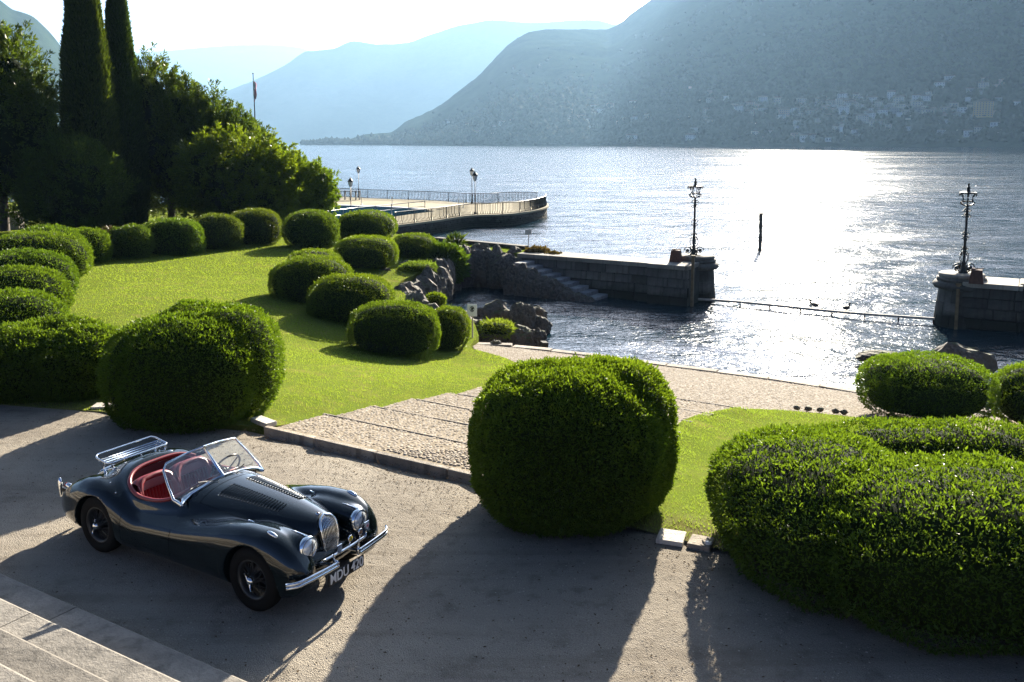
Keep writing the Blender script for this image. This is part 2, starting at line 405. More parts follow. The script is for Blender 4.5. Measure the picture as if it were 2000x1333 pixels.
def lawn_z(x, y):
    x = np.asarray(x, float); y = np.asarray(y, float)
    p = np.stack([x, y], -1)/20
    r2 = ((p[..., None, :]-_cx)**2).sum(-1)
    z = _tps(r2) @ _W[:_n] + _W[_n] + p @ _W[_n+1:]
    return np.clip(z, -2.1, .05)
def ground_z(x, y):
    s, t = to_st(x, y)
    if t < 9.9: return 0.0
    if s > -6.6 or (t > 23 and s > -13.5): return float(zplane(t))
    return float(lawn_z(x, y))
def atl(u, v):
    z = 0.0
    for _ in range(40):
        p = at(u, v, z); z = .5*z+.5*ground_z(p[0], p[1])
    return at(u, v, z)

def poly_sheet(name, poly, step, zf, m, jitter=.25, kind='structure', skirt=0.0):
    poly = [np.array(p[:2], float) for p in poly]
    # densify the outline
    out = []
    for i, p in enumerate(poly):
        q = poly[(i+1) % len(poly)]; n = max(1, int(np.linalg.norm(q-p)/step))
        for k in range(n): out.append(p+(q-p)*k/n)
    P = np.array(out); n = len(P)
    x0, y0 = P.min(0); x1, y1 = P.max(0)
    gx, gy = np.meshgrid(np.arange(x0, x1, step), np.arange(y0, y1, step)); G = np.stack([gx.ravel(), gy.ravel()], 1)
    G = G + RNG.uniform(-jitter, jitter, G.shape)*step
    ins = inside(P, G); G = G[ins]
    d = np.full(len(G), 9e9)
    for i in range(0, n): d = np.minimum(d, ((G-P[i])**2).sum(1))
    G = G[d > (step*.5)**2]
    vs_ = [Vector(p) for p in P]+[Vector(p) for p in G]
    V, E, F, *_ = delaunay_2d_cdt(vs_, [(i, (i+1) % n) for i in range(n)], [list(range(n))], 1, 1e-5)
    V = np.array([(p.x, p.y) for p in V]); Z = zf(V[:, 0], V[:, 1])
    me = bpy.data.meshes.new(name); me.from_pydata([(*a, float(b)) for a, b in zip(V, Z)], [], [list(f) for f in F])
    me.polygons.foreach_set('use_smooth', np.full(len(me.polygons), True)); me.update()
    # make the normals face up
    bm = bmesh.new(); bm.from_mesh(me); bm.normal_update()
    for f in bm.faces:
        if f.normal.z < 0: f.normal_flip()
    if skirt > 0:
        be = [e for e in bm.edges if e.is_boundary]; r_ = bmesh.ops.extrude_edge_only(bm, edges=be)
        for q in r_['geom']:
            if isinstance(q, bmesh.types.BMVert): q.co.z -= skirt
        for e in be: e.smooth = False
    bm.to_mesh(me); bm.free()
    return link(name, me, m, kind=kind)
def inside(P, G):
    n = len(P); c = np.zeros(len(G), bool); j = n-1
    for i in range(n):
        xi, yi, xj, yj = P[i][0], P[i][1], P[j][0], P[j][1]
        m_ = ((yi > G[:, 1]) != (yj > G[:, 1])) & (G[:, 0] < (xj-xi)*(G[:, 1]-yi)/(yj-yi+1e-15)+xi)
        c ^= m_; j = i
    return c

# --- outline of the cobbled steps and quay
TR = 1.26
def zstep(t):
    t = np.asarray(t, float); i = np.clip(np.floor((t-T0)/TR), 0, 6); ti = T0+i*TR
    st_ = .07-.138*(ti-T0)-.075*(t-ti)
    return np.where(t < T0+7*TR, st_, .06-.14*(t-T0)-.02)
qe = [(925, 679), (1000, 681), (1075, 688), (1180, 700), (1300, 715), (1400, 727), (1500, 740), (1600, 756), (1680, 770), (1780, 788), (1900, 812), (2050, 850)]
edge = [at(u, v, -2.12)[:2] for u, v in qe]
pl = [st(-10.85, T0+.02), st(-5.8, T0+.02), st(-4.6, 11.0)]
pl += [atp(u, v)[:2] for u, v in ((1340, 835), (1400, 812), (1470, 804), (1530, 806), (1690, 822), (1935, 850), (2150, 890))]
pl += [np.array(st(16, 21.5))]+list(edge[::-1])
pl += [at(925, 684, -1.9)[:2], at(950, 700, -1.86)[:2], at(985, 712, -1.8)[:2], at(1012, 724, -1.66)[:2], at(985, 752, -1.15)[:2], at(952, 762, -.9)[:2], at(895, 773, -.72)[:2], at(815, 785, -.52)[:2], at(733, 800, -.32)[:2], at(636, 817, -.12)[:2]]
path_poly = np.array([np.array(p[:2], float) for p in pl])
def seg_dist(P, X, Y):
    d = np.full(np.shape(X), 9e9)
    for i in range(len(P)):
        a, b = P[i], P[(i+1) % len(P)]; ab = b-a; t = np.clip(((X-a[0])*ab[0]+(Y-a[1])*ab[1])/(ab@ab+1e-9), 0, 1)
        d = np.minimum(d, np.hypot(X-a[0]-t*ab[0], Y-a[1]-t*ab[1]))
    return d
def lawn_top(x, y):
    """the turf meets the paving flush along the path and swells a little elsewhere"""
    z = lawn_z(x, y)+.012; s, t = to_st(x, y); near = (s > -15.5) & (t > 9.8)
    d = seg_dist(path_poly, x, y); k = np.clip(1-d/1.6, 0, 1)*near; k = k*k*(3-2*k)
    return z*(1-k)+k*np.where((t > T0) & (t < T0+7*TR), -.012-.138*(t-T0), zstep(t)+.005)
def right_top(x, y):
    s, t = to_st(x, y); z = np.where(t > T0+.1, zplane(t)-.03, .015+np.clip((t-9.9)/.6, 0, 1)*.02); k = np.clip(1-seg_dist(path_poly, x, y)/.8, 0, 1)
    return np.where(t > T0+.1, z*(1-k)+k*np.maximum(z, zstep(t)+.01), z)
# --- gravel terrace
gv = [st(s, t) for s, t in ((-60, 4.97), (60, 4.97), (60, 10.36), (-60, 10.36))]
gravel = poly_sheet('gravel_terrace', gv, .8, lambda x, y: -.12*np.clip((to_st(x, y)[1]-10.285)/.06, 0, 1), M['gravel'])
# --- lawns
LL = [(530, 829, 0), (640, 812, -.12), (737, 795, -.32), (820, 780, -.52), (902, 768, -.72), (960, 757, -.9), (1003, 740, -1.3), (1018, 721, -1.62), (985, 706, -1.75), (950, 695, -1.82), (925, 688, -1.85),
      (918, 676, -1.82), (935, 655, -1.75), (925, 630, -1.7), (900, 612, -1.6), (850, 602, -1.45), (800, 586, -1.35), (770, 560, -1.15), (790, 545, -1.05), (838, 525, -.95), (870, 497, -.86), (915, 493, -.82), (960, 494, -.80), (1012, 498, -.80),
      (1050, 493, -.72), (1021, 487, -.72), (855, 471, -.72), (780, 460, -.7), (660, 436, -.6), (400, 400, -.5), (0, 395, -.35), (-500, 410, -.2)]
lawn_poly = [at(*q)[:2] for q in LL]+[np.array(st(-40, 22)), np.array(st(-40, 8.5)), np.array(st(-17, 8.6)), np.array(st(-14.3, 9.5)), np.array(st(-12, 9.8)), np.array(at(520, 826, 0)[:2])]
lawn = poly_sheet('lawn', lawn_poly, .55, lawn_top, M['lawn'], skirt=.8)
RL = [(1288, 1040), (1305, 900), (1322, 836), (1345, 820), (1400, 806), (1470, 797), (1530, 800), (1600, 806), (1690, 816), (1800, 826), (1935, 845), (2100, 880)]
right_poly = [np.array(st(-5.9, 9.95)), np.array(st(-5.75, 10.45)), np.array(st(-4.55, 11.08))]+[atp(*q)[:2] for q in RL[2:]]+[np.array(st(14, 18.5)), np.array(st(16, 9.9)), np.array(st(-3.6, 9.9))]
right_lawn = poly_sheet('lawn', right_poly, .4, right_top, M['lawn'])
# worn turf at the foot of the right lawn
for ob, pf in ((right_lawn, lambda s, t: np.clip((10.9-t)/.9, 0, 1)), (lawn, lambda s, t: np.clip((10.45-t)/.5, 0, 1)*.7)):
    me = ob.data; co = np.empty(len(me.vertices)*3); me.vertices.foreach_get('co', co); co = co.reshape(-1, 3)
    s_, t_ = to_st(co[:, 0], co[:, 1]); b_ = pf(s_, t_)*(.6+.6*vnoise(co*1.7, 3))
    a_ = me.attributes.new('bare', 'FLOAT', 'POINT'); a_.data.foreach_set('value', np.clip(b_, 0, 1).astype(np.float32))

# --- grass tufts, real blades on the parts of the lawn the camera sees large
def grass(name, poly, zf, dens, hgt, wid):
    P = np.array([p[:2] for p in poly]); x0, y0 = P.min(0); x1, y1 = P.max(0)
    y1 = min(y1, 62); x0 = max(x0, -30)
    n = int((x1-x0)*(y1-y0)*dens); G = RNG.uniform((x0, y0), (x1, y1), (n, 2))
    dist = np.hypot(G[:, 0], G[:, 1]); keep = RNG.random(n) < np.clip((19/dist)**1.6, 0, 1)
    G = G[keep]; G = G[inside(P, G)]; G = G[np.abs(np.arctan2(G[:, 0], G[:, 1])) < R(33)]
    dist = np.hypot(G[:, 0], G[:, 1]); sc = np.clip(dist/19, .9, 2.2)
    pz = zf(G[:, 0], G[:, 1]); n = len(G); nz = .5+.5*fbm(np.c_[G*1.3, 0*pz], 3, 5)
    h = hgt*(.5+RNG.random(n))*(.6+.8*nz)*np.sqrt(sc); an = RNG.uniform(0, 2*np.pi, n); wv = wid*sc*(.7+.6*RNG.random(n))
    dx, dy = np.cos(an)*wv/2, np.sin(an)*wv/2; le = RNG.normal(0, .5, (n, 2))*h[:, None]
    A = np.c_[G[:, 0]-dx, G[:, 1]-dy, pz-.01]; B = np.c_[G[:, 0]+dx, G[:, 1]+dy, pz-.01]; C = np.c_[G+le, pz+h]
    V = np.stack([A, B, C], 1).reshape(-1, 3); F = np.arange(3*n).reshape(n, 3)
    return link(name, mesh_np(name, V, F), M['grass'], kind='stuff')
grass('grass', lawn_poly, lawn_top, 560, .026, .017)
grass('grass', right_poly, right_top, 900, .028, .014)
# --- loose pebbles on the terrace
def pebbles():
    n = 22000; s = RNG.uniform(-15, 6, n); t = 5.1+4.9*RNG.random(n); x, y = st(s, t)
    k = (np.abs(np.arctan2(x, y)) < R(30)) & (y > 5.5); x, y = x[k], y[k]; n = len(x)
    r_ = np.abs(RNG.normal(.004, .003, n))+.003
    base = np.array([(1, 0, 0), (0, 1, 0), (-1, 0, 0), (0, -1, 0), (.1, .1, .75)])
    an = RNG.uniform(0, 6.28, n); c, s_ = np.cos(an), np.sin(an); e = RNG.uniform(.6, 1.3, n)
    V = np.empty((n, 5, 3)); V[..., 0] = x[:, None]+r_[:, None]*(base[:, 0]*c[:, None]*e[:, None]-base[:, 1]*s_[:, None])
    V[..., 1] = y[:, None]+r_[:, None]*(base[:, 0]*s_[:, None]*e[:, None]+base[:, 1]*c[:, None]); V[..., 2] = r_[:, None]*base[:, 2]*.75
    f = np.array([(0, 1, 4), (1, 2, 4), (2, 3, 4), (3, 0, 4)]); F = (np.arange(n)[:, None, None]*5+f).reshape(-1, 3)
    return link('pebbles', mesh_np('pebbles', V.reshape(-1, 3), F), M['pebble'], kind='stuff')
M['pebble'] = cobble_material(); M['pebble'].name = 'pebble'
_r = [n for n in M['pebble'].node_tree.nodes if n.type == 'VALTORGB'][0].color_ramp.elements
for e_, c_ in zip(_r, ((.13, .11, .085), (.22, .185, .145), (.31, .27, .215), (.42, .38, .32))): e_.color = (*c_, 1)
pebbles()

# --- cobbled steps and quay
path = poly_sheet('cobbled_path', path_poly, .17, lambda x, y: np.where(to_st(x, y)[1] < T0+7*TR, zstep(to_st(x, y)[1]-.085)-.038, zstep(to_st(x, y)[1])-.036), M['mortar'], skirt=.9)
def cobbles():
    pts = []; dx, dy = .074, .060
    s0, s1, t0, t1 = -16, 14, T0+.14, 32
    for j, t in enumerate(np.arange(t0, t1, dy)):
        s = np.arange(s0, s1, dx)+(j % 2)*dx/2
        pts.append(np.c_[s, np.full_like(s, t)])
    G = np.concatenate(pts); G += RNG.uniform(-.36, .36, G.shape)*(dx, dy)
    fr = ((G[:, 1]-T0) % TR); G = G[(fr > .12) | (G[:, 1] > T0+7*TR+.1)]
    x, y = st(G[:, 0], G[:, 1]); X = np.c_[x, y]
    k = inside(path_poly, X) & (np.abs(np.arctan2(x, y)) < R(30)); X = X[k]; G = G[k]
    z = zstep(G[:, 1])-.03
    order = np.argsort(np.hypot(X[:, 0], X[:, 1])+100*((X[:, 0] > -.1))); X, z = X[order], z[order]
    nn = 300; six = [2*math.pi*i/6 for i in range(6)]
    metas = []
    for q in range(5):
        b = MB(); rs = [1+.22*random.uniform(-1, 1) for _ in six]
        V = [(.039*r_*math.cos(a_), .028*r_*math.sin(a_), 0) for r_, a_ in zip(rs, six)]+[(.030*r_*math.cos(a_), .021*r_*math.sin(a_), .013) for r_, a_ in zip(rs, six)]+[(0, 0, .017)]
        F = [(i, (i+1) % 6, 6+(i+1) % 6, 6+i) for i in range(6)]+[(6+i, 6+(i+1) % 6, 12) for i in range(6)]
        b.add(V, F, True); metas.append(b.mesh('cobblestone')); metas[-1].materials.append(M['cobble'])
    for i in range(nn):
        o = bpy.data.objects.new('cobblestone', metas[i % 5]); COL.objects.link(o); o.parent = path
        o.location = (X[i, 0], X[i, 1], z[i]+random.uniform(-.004, .004)); o.rotation_euler = (random.uniform(-.08, .08), random.uniform(-.08, .08), TH+random.uniform(-.5, .5))
    X, z = X[nn:], z[nn:]; n = len(X)
    a_ = np.array(six); rs = (1+RNG.uniform(-.22, .22, (n, 6)))*RNG.uniform(.75, 1.12, (n, 1)); rot = TH+RNG.uniform(-.6, .6, n)
    lx, ly = .038*rs*np.cos(a_), .028*rs*np.sin(a_); c, s_ = np.cos(rot)[:, None], np.sin(rot)[:, None]
    V = np.empty((n, 13, 3)); z = z+RNG.uniform(-.005, .005, n)
    for q, f in ((0, 1.0), (6, .72)):
        V[:, q:q+6, 0] = X[:, :1]+f*(lx*c-ly*s_); V[:, q:q+6, 1] = X[:, 1:]+f*(lx*s_+ly*c); V[:, q:q+6, 2] = z[:, None]+(0 if q == 0 else .010)
    V[:, 12, :2] = X; V[:, 12, 2] = z+.012
    f = np.array([(i, (i+1) % 6, 12) for i in range(6)])
    F = (np.arange(n)[:, None, None]*13+f).reshape(-1, 3)
    link('cobblestone', mesh_np('cobblestones', V.reshape(-1, 3), F, True), M['cobble'], path, 'stuff')
    print('cobbles', n)
cobbles()
# kerb stones: the first edge stands proud of the gravel, the others are thin risers
def kerb_run(s0, s1, t, z, hgt, dep, parent, name, ln=1.15, drop=0):
    s = s0
    while s < s1-.1:
        l_ = min(ln*random.uniform(.8, 1.25), s1-s); b = MB(); b.box((0, 0, 0), (l_-.012, dep, hgt), 0, .012)
        o = b.build(name, M['kerb'], parent); x, y = st(s+l_/2, t); o.location = (x, y, z-hgt/2+random.uniform(-.004, .004)); o.rotation_euler = (0, 0, TH+random.uniform(-.006, .006)); s += l_
kerb_run(-10.98, -6.0, T0-.06, .065, .20, .11, path, 'kerb_stone')
PL = {1: -10.82, 2: -10.7, 3: -10.6, 4: -10.4, 5: -10.5, 6: -10.8, 7: -11.3}
for i in range(1, 8):
    tt = T0+i*TR; ss = np.arange(-8, 12, .05); xx, yy = st(ss, np.full_like(ss, tt)); ok = inside(path_poly, np.c_[xx, yy])
    kerb_run(PL[i]-.05, float(ss[np.argmin(ok)])+.02, tt-.03, float(.07-.138*(tt-TR-T0)-.075*TR)-.012, .12, .05, path, 'edge_stone', 1.6)
# stone margin of the quay
for i in range(len(edge)-1):
    p, q = np.array(edge[i]), np.array(edge[i+1]); n = max(1, int(np.linalg.norm(q-p)/1.1)); an = math.atan2(*(q-p)[::-1])
    for k in range(n):
        c = p+(q-p)*(k+.5)/n; l_ = np.linalg.norm(q-p)/n; zc = float(zstep(to_st(c[0], c[1])[1]))
        b = MB(); b.box((0, 0, 0), (l_-.015, .34, .75), 0, .02); o = b.build('margin_stone', M['kerb'], path); o.location = (c[0]-math.sin(an)*.1, c[1]+math.cos(an)*.1, zc-.36); o.rotation_euler = (0, 0, an)
# paving slabs let into the turf, and small ones near the left bush
for k, (u, v, c, rz, m_, lb) in enumerate(((1311, 1049, (.33, .34), .2, 'slab', 'pale square stone slab lying in the turf against the round bush'),
                                     (1369, 1058, (.28, .30), .1, 'kerb', 'brown stone slab with a small metal cap beside the pale slab'),
                                     (205, 793, (.42, .30), .6, 'slab', 'small pale slab half hidden between the two bushes by the gravel'),
                                     (515, 822, (.50, .22), -.2, 'slab', 'narrow pale slab at the end of the kerb beside the bush'))):
    p = at(u, v, .03); b = MB(); b.box((0, 0, 0), (*c, .08), 0, .01); o = b.build('paving_slab', M[m_]); o.location = (p[0], p[1], (.012, .004, .012, .012)[k]); o.rotation_euler = (0, 0, TH+rz); tag(o, lb, 'paving slab', 'slabs let into the ground')
    if k == 1:
        b = MB(); b.lathe([(.0, .02), (.04, .02), (.045, .0)][::-1], 10); b.build('metal_cap', M['white'], o).location = (.1, -.05, .04)
# --- fallen leaves gathered under the bushes and along the kerb
def litter():
    n = 5200; s_ = RNG.uniform(-17, 4, n); t_ = np.where(RNG.random(n) < .75, 10.2-np.abs(RNG.normal(0, .55, n)), RNG.uniform(5.2, 10.2, n)); x, y = st(s_, t_)
    an, r_ = RNG.uniform(0, 6.28, n), RNG.uniform(.008, .022, n); c, q = np.cos(an), np.sin(an); z = .004+RNG.random(n)*.006
    V = np.stack([np.c_[x-c*r_, y-q*r_, z], np.c_[x-q*r_*.5, y+c*r_*.5, z+r_*.3], np.c_[x+c*r_, y+q*r_, z+.002], np.c_[x+q*r_*.5, y-c*r_*.5, z+r_*.2]], 1).reshape(-1, 3)
    link('leaf_litter', mesh_np('leaf_litter', V, np.arange(4*n).reshape(n, 4)), M['litter'], kind='stuff')
litter()
# --- stone stairs that climb towards the viewer
stairs = bpy.data.objects.new('stone_stairs', None); COL.objects.link(stairs); stairs['kind'] = 'structure'
TN = [5.03, 4.58, 4.13, 3.69, 3.24, 2.79, 2.34]
for i, t in enumerate(TN):
    z = .15*(i+1); s = -14.0+random.uniform(-1, 0)-i*.7; back = TN[i+1] if i+1 < len(TN) else -4.0
    while s < 4:
        l_ = random.uniform(2.0, 2.8); b = MB(); dep = t-back+.06 if i < len(TN)-1 else t-back; hb_ = z+.05 if i < 2 else .2; hl = l_/2-.006
        pf = [(-dep/2, -hb_/2), (dep/2, -hb_/2), (dep/2, hb_/2-.03), (dep/2-.008, hb_/2-.015), (dep/2-.035, hb_/2), (-dep/2, hb_/2)]   # worn rounded nosing
        b.add([(-hl, a, c) for a, c in pf]+[(hl, a, c) for a, c in pf], [tuple(range(5, -1, -1)), tuple(range(6, 12))]+[(q, (q+1) % 6, 6+(q+1) % 6, 6+q) for q in range(6)])
        o = b.build('step_block', M['step'], stairs); x, y = st(s+l_/2, t-dep/2); hh = (z+.05 if i < 2 else .2)
        o.location = (x, y, z-hh/2); o.rotation_euler = (0, 0, TH); s += l_
# --- lake: real waves near the shore, flat beyond 300 m
def lake():
    ny, nx = 460, 330; y = 19*np.exp(np.linspace(0, math.log(300/19), ny)); f = np.linspace(-1, 1, nx)
    Y = np.repeat(y[:, None], nx, 1); X = f[None]*(.64*Y+9); ca, sa = math.cos(R(-14)), math.sin(R(-14))
    U, V_ = X*ca-Y*sa, X*sa+Y*ca; h = np.zeros_like(X); dist = np.hypot(X, Y)
    for wl, amp, st_, sd_ in ((9, .075, .55, 1), (4.2, .075, .55, 2), (2.0, .060, .6, 3), (1.05, .036, .65, 4), (.55, .018, .7, 5)):
        fade = np.clip((wl*70-dist)/(wl*35), 0, 1)
        n = vnoise(np.stack([U/wl*st_, V_/wl, np.full_like(U, sd_*3.7)], -1), sd_); n2 = vnoise(np.stack([U/wl*st_*1.1+V_/wl*.4, V_/wl*.9+7, np.full_like(U, sd_*5.1)], -1), sd_+9)
        h += amp*fade*(.9*n+.8*(.5-np.abs(n2)))
    gust = .55+.6*np.clip(.5+fbm(np.stack([U/38, V_/13, 0*U], -1), 3, 8), 0, 1)
    cove = np.clip((dist-24)/22, .35, 1)                   # calmer inside the little harbour
    edge_ = np.minimum(1, np.minimum((1-np.abs(f))[None]*20, (300-Y)/60)); h *= 1.6*gust*cove*np.clip(edge_, 0, 1)
    V = np.stack([X, Y, WATER+h], -1).reshape(-1, 3); i = np.arange(ny*nx).reshape(ny, nx)
    F = np.stack([i[:-1, :-1], i[:-1, 1:], i[1:, 1:], i[1:, :-1]], -1).reshape(-1, 4); n0 = len(V)
    x0, x1 = .64*19+9, .64*300+9
    big = [(-24000, 19), (-x0, 19), (-x1, 300), (-24000, 300), (x0, 19), (24000, 19), (24000, 300), (x1, 300), (-24000, 26000), (24000, 26000)]
    V = np.concatenate([V, np.array([(a, b, WATER) for a, b in big])]); q = n0
    F = np.concatenate([F, np.array([(q, q+1, q+2, q+3), (q+4, q+5, q+6, q+7), (q+3, q+2, q+7, q+6), (q+3, q+6, q+9, q+8)])])
    return link('lake', mesh_np('lake', V, F, True), M['water'], kind='structure')
lake()
# ------------------------------------------------------------------ hills round the lake
def azel(u, v):
    dx, dv = (u-1000)/FPX, -(v-CY)/FPX
    y = CP+dv*SP; z = -SP+dv*CP
    return math.atan2(dx, y), math.atan2(z, math.hypot(dx, y))
def ridge_fn(pts, extra=()):
    A = [azel(u, v) for u, v in pts]+[(R(a), R(e)) for a, e in extra]; A.sort()
    return pchip([a for a, _ in A], [e for _, e in A])
def hill(name, ridge, shore, rdist, az0, az1, na, nd, m, rough, seed, prof=.95, back=1.5):
    az = np.linspace(R(az0), R(az1), na); f = np.concatenate([np.linspace(0, 1, nd), np.linspace(1, back, nd//4)[1:]])
    A, Fq = np.meshgrid(az, f)
    d0 = shore(A); d1 = rdist(A); D = d0+(d1-d0)*Fq
    Z = hill_height(A, D, ridge, shore, rdist, rough, seed, prof)
    V = np.stack([D*np.sin(A), D*np.cos(A), Z], -1).reshape(-1, 3)
    r_, c_ = A.shape; i = np.arange(r_*c_).reshape(r_, c_)
    F = np.stack([i[:-1, :-1], i[:-1, 1:], i[1:, 1:], i[1:, :-1]], -1).reshape(-1, 4)
    o = link(name, mesh_np(name, V, F, True), m, kind='structure'); return o
def hill_height(A, D, ridge, shore, rdist, rough, seed, prof):
    d0, d1 = shore(A), rdist(A); f = (D-d0)/(d1-d0)
    Hr = np.tan(ridge(A))*d1+CAM_H+2.5
    g = np.clip(f, 0, 1); up = g**prof
    dn = np.clip(f-1, 0, 1)
    X, Y = D*np.sin(A), D*np.cos(A)
    n = fbm(np.stack([X, Y, 0*X], -1)/420, 4, seed); gul = np.abs(fbm(np.stack([X, Y, 0*X+9], -1)/700, 3, seed+5))
    env = np.clip(g*3, 0, 1)*(1-.85*np.clip((g-.7)/.3, 0, 1))
    fine = vnoise(np.stack([X, Y, 0*X], -1)/16, seed+3)*1.8*np.clip(g*8, 0, 1)
    return WATER+Hr*(up-.9*dn**1.2)+rough*Hr*env*(n-.6*gul)+fine
# the near slope on the far shore
M1_R = ridge_fn([(600, 286), (640, 270), (680, 272), (720, 262), (760, 260), (790, 240), (850, 212), (905, 172), (940, 143), (975, 105), (1000, 82), (1035, 63), (1080, 57), (1180, 56), (1210, 44), (1240, 20), (1270, 0)],
                ((11.0, 10.6), (14, 13.5), (18.5, 16.5), (22, 18.8), (30, 20.0), (36, 18), (44, 13), (50, 8)))  # unseen ridge outside the view; right end raised so its shadow darkens the haze
M1_S = pchip([R(-14), R(-9), R(-3.5), R(4.5), R(22), R(50)], [2900, 2500, 2050, 1850, 1750, 1500])
M1_D = pchip([R(-14), R(-9), R(-4.5), R(2), R(9), R(22), R(50)], [3000, 2780, 2900, 3300, 3600, 3700, 3200])
hill('mountain', M1_R, M1_S, M1_D, -13.6, 50, 430, 110, M['hill_r'], .10, 21)
M2_R = ridge_fn([(380, 210), (430, 183), (500, 155), (560, 126), (600, 100), (650, 95), (690, 80), (740, 86), (790, 84), (840, 68), (900, 50), (960, 40), (1040, 45), (1150, 38), (1250, 60)], ((-26, 2.0), (20, 5.5), (26, 4)))
hill('mountain', M2_R, pchip([R(-30), R(30)], [5200, 5200]), pchip([R(-30), R(30)], [6900, 6900]), -24, 24, 220, 50, M['hill_far'], .10, 33)
M3_R = ridge_fn([(100, 112), (180, 106), (270, 103), (350, 97), (430, 91), (520, 87), (580, 92), (620, 104), (700, 120)], ((-36, 5), (2, 3.5)))
hill('mountain', M3_R, pchip([R(-40), R(10)], [9500, 9500]), pchip([R(-40), R(10)], [12000, 12000]), -36, 2, 200, 40, M['hill_far'], .06, 44)
M4_R = ridge_fn([(-300, -120), (-60, -30), (0, 0), (25, 18), (60, 30), (90, 55), (125, 98), (160, 140), (230, 230), (300, 270)], ((-48, 12), (-40, 12)))
hill('mountain', M4_R, pchip([R(-50), R(-15)], [1500, 2300]), pchip([R(-50), R(-15)], [3000, 3000]), -48, -22.3, 200, 70, M['hill_r'], .08, 55)
def on_hill(u, v):
    """where the line of sight through (u, v) meets the near slope"""
    a, e = azel(u, v); lo, hi = float(M1_S(a)), float(M1_D(a)); D = np.linspace(lo+2, hi, 500)
    z = hill_height(np.full(500, a), D, M1_R, M1_S, M1_D, .10, 21, .95); ray = CAM_H+D*math.tan(e)
    k = np.argmax(z >= ray); d = D[k]
    return d*math.sin(a), d*math.cos(a), float(z[k]), d
# ------------------------------------------------------------------ houses of the far villages
hs_w = [plain('house_wall_white', (.62, .62, .60), .8), plain('house_wall_cream', (.56, .50, .40), .8), plain('house_wall_ochre', (.52, .31, .12), .8), plain('house_wall_rose', (.48, .33, .27), .8), plain('house_wall_grey', (.28, .29, .30), .8)]
hs_r = plain('house_roof', (.10, .065, .05), .95, spec=.0); hs_g = plain('house_window', (.05, .06, .07), .3)
def house(u, v, wpx, hpx, wi, label, roof='gable', win=True):
    x, y, z, d = on_hill(u, v+hpx*.5); s = d/FPX; W, Hh = wpx*s, hpx*s*.95; D = W*random.uniform(.6, .9)
    rz = -math.atan2(x, y)+random.uniform(-.35, .35); e = empty('house', (x, y, z-1), label, 'house', 'houses on the far shore', rz)
    b = MB(); b.box((0, 0, Hh/2), (W, D, Hh+2)); b.build('wall', hs_w[wi], e)
    b = MB(); o_ = .06*W; rh = Hh*.28; zt = Hh+1.0
    if roof == 'gable':
        V = [(-W/2-o_, -D/2-o_, zt), (W/2+o_, -D/2-o_, zt), (W/2+o_, D/2+o_, zt), (-W/2-o_, D/2+o_, zt), (-W/2-o_, 0, zt+rh), (W/2+o_, 0, zt+rh)]
        F = [(0, 1, 5, 4), (2, 3, 4, 5), (0, 4, 3), (1, 2, 5), (3, 2, 1, 0)]
    else:
        V = [(-W/2-o_, -D/2-o_, zt), (W/2+o_, -D/2-o_, zt), (W/2+o_, D/2+o_, zt), (-W/2-o_, D/2+o_, zt), (0, 0, zt+rh)]
        F = [(0, 1, 4), (1, 2, 4), (2, 3, 4), (3, 0, 4), (3, 2, 1, 0)]
    b.add(V, F); b.build('roof', hs_r, e)
    if win:
        nx = max(2, int(W/4)); nz = max(1, int(Hh/3.6))
        for i in range(nx):
            for j in range(nz):
                q = MB(); q.box((0, 0, 0), (W/nx*.36, .25, Hh/nz*.5)); o = q.build('window', hs_g, e); o.location = (-W/2+(i+.5)*W/nx, -D/2-.06, (j+.5)*Hh/nz+.6)
    return e
SPECIAL = [(1349, 272, 17, 14, 0, 'white lakeside villa standing alone on the far waterline, nearest the middle of the shore', 'gable'),
           (1234, 271, 20, 12, 0, 'long white house near the far water, between the spit and the white lakeside villa', 'gable'),
           (1920, 215, 30, 26, 2, 'tall ochre block among grey houses at the right end of the far village', 'hip'),
           (1572, 273, 20, 11, 0, 'pale boathouse on the far waterline straight under the village', 'gable'),
           (1740, 190, 12, 14, 0, 'white house with pointed roof standing clear above the row of village houses', 'gable'),
           (1660, 202, 22, 10, 3, 'rose coloured house high in the middle of the far village', 'gable'),
           (1490, 196, 16, 10, 0, 'bright white house on the upper edge of the left part of the village', 'gable'),
           (1854, 155, 15, 9, 0, 'white house high on the slope, uppermost of those above the village right end', 'gable'),
           (1836, 169, 16, 8, 0, 'low white house just under the highest white house on the right slope', 'gable'),
           (1710, 244, 20, 10, 1, 'cream house with wide roof below the village, right of the bell tower', 'gable')]
for q in SPECIAL: house(*q[:5], q[5], q[6])
x, y, z, d = on_hill(1642, 275); tw = empty('bell_tower', (x, y, z), 'slender white church bell tower near the far shore under the village', 'tower', None, -math.atan2(x, y)); k = d/FPX
b = MB(); b.box((0, 0, 11*k), (5.5*k, 5.5*k, 22*k)); b.build('shaft', hs_w[0], tw)
b = MB(); b.box((0, 0, 25*k), (7*k, 7*k, 5.9*k)); b.build('belfry', hs_w[1], tw)
b = MB(); b.add([(-4*k, -4*k, 28*k), (4*k, -4*k, 28*k), (4*k, 4*k, 28*k), (-4*k, 4*k, 28*k), (0, 0, 32*k)], [(0, 1, 4), (1, 2, 4), (2, 3, 4), (3, 0, 4), (3, 2, 1, 0)]); b.build('roof', hs_r, tw)
GEN = 'small pale house in the villages scattered along the far wooded slope'
rh = random.Random(5)
spots = []; far_houses = []
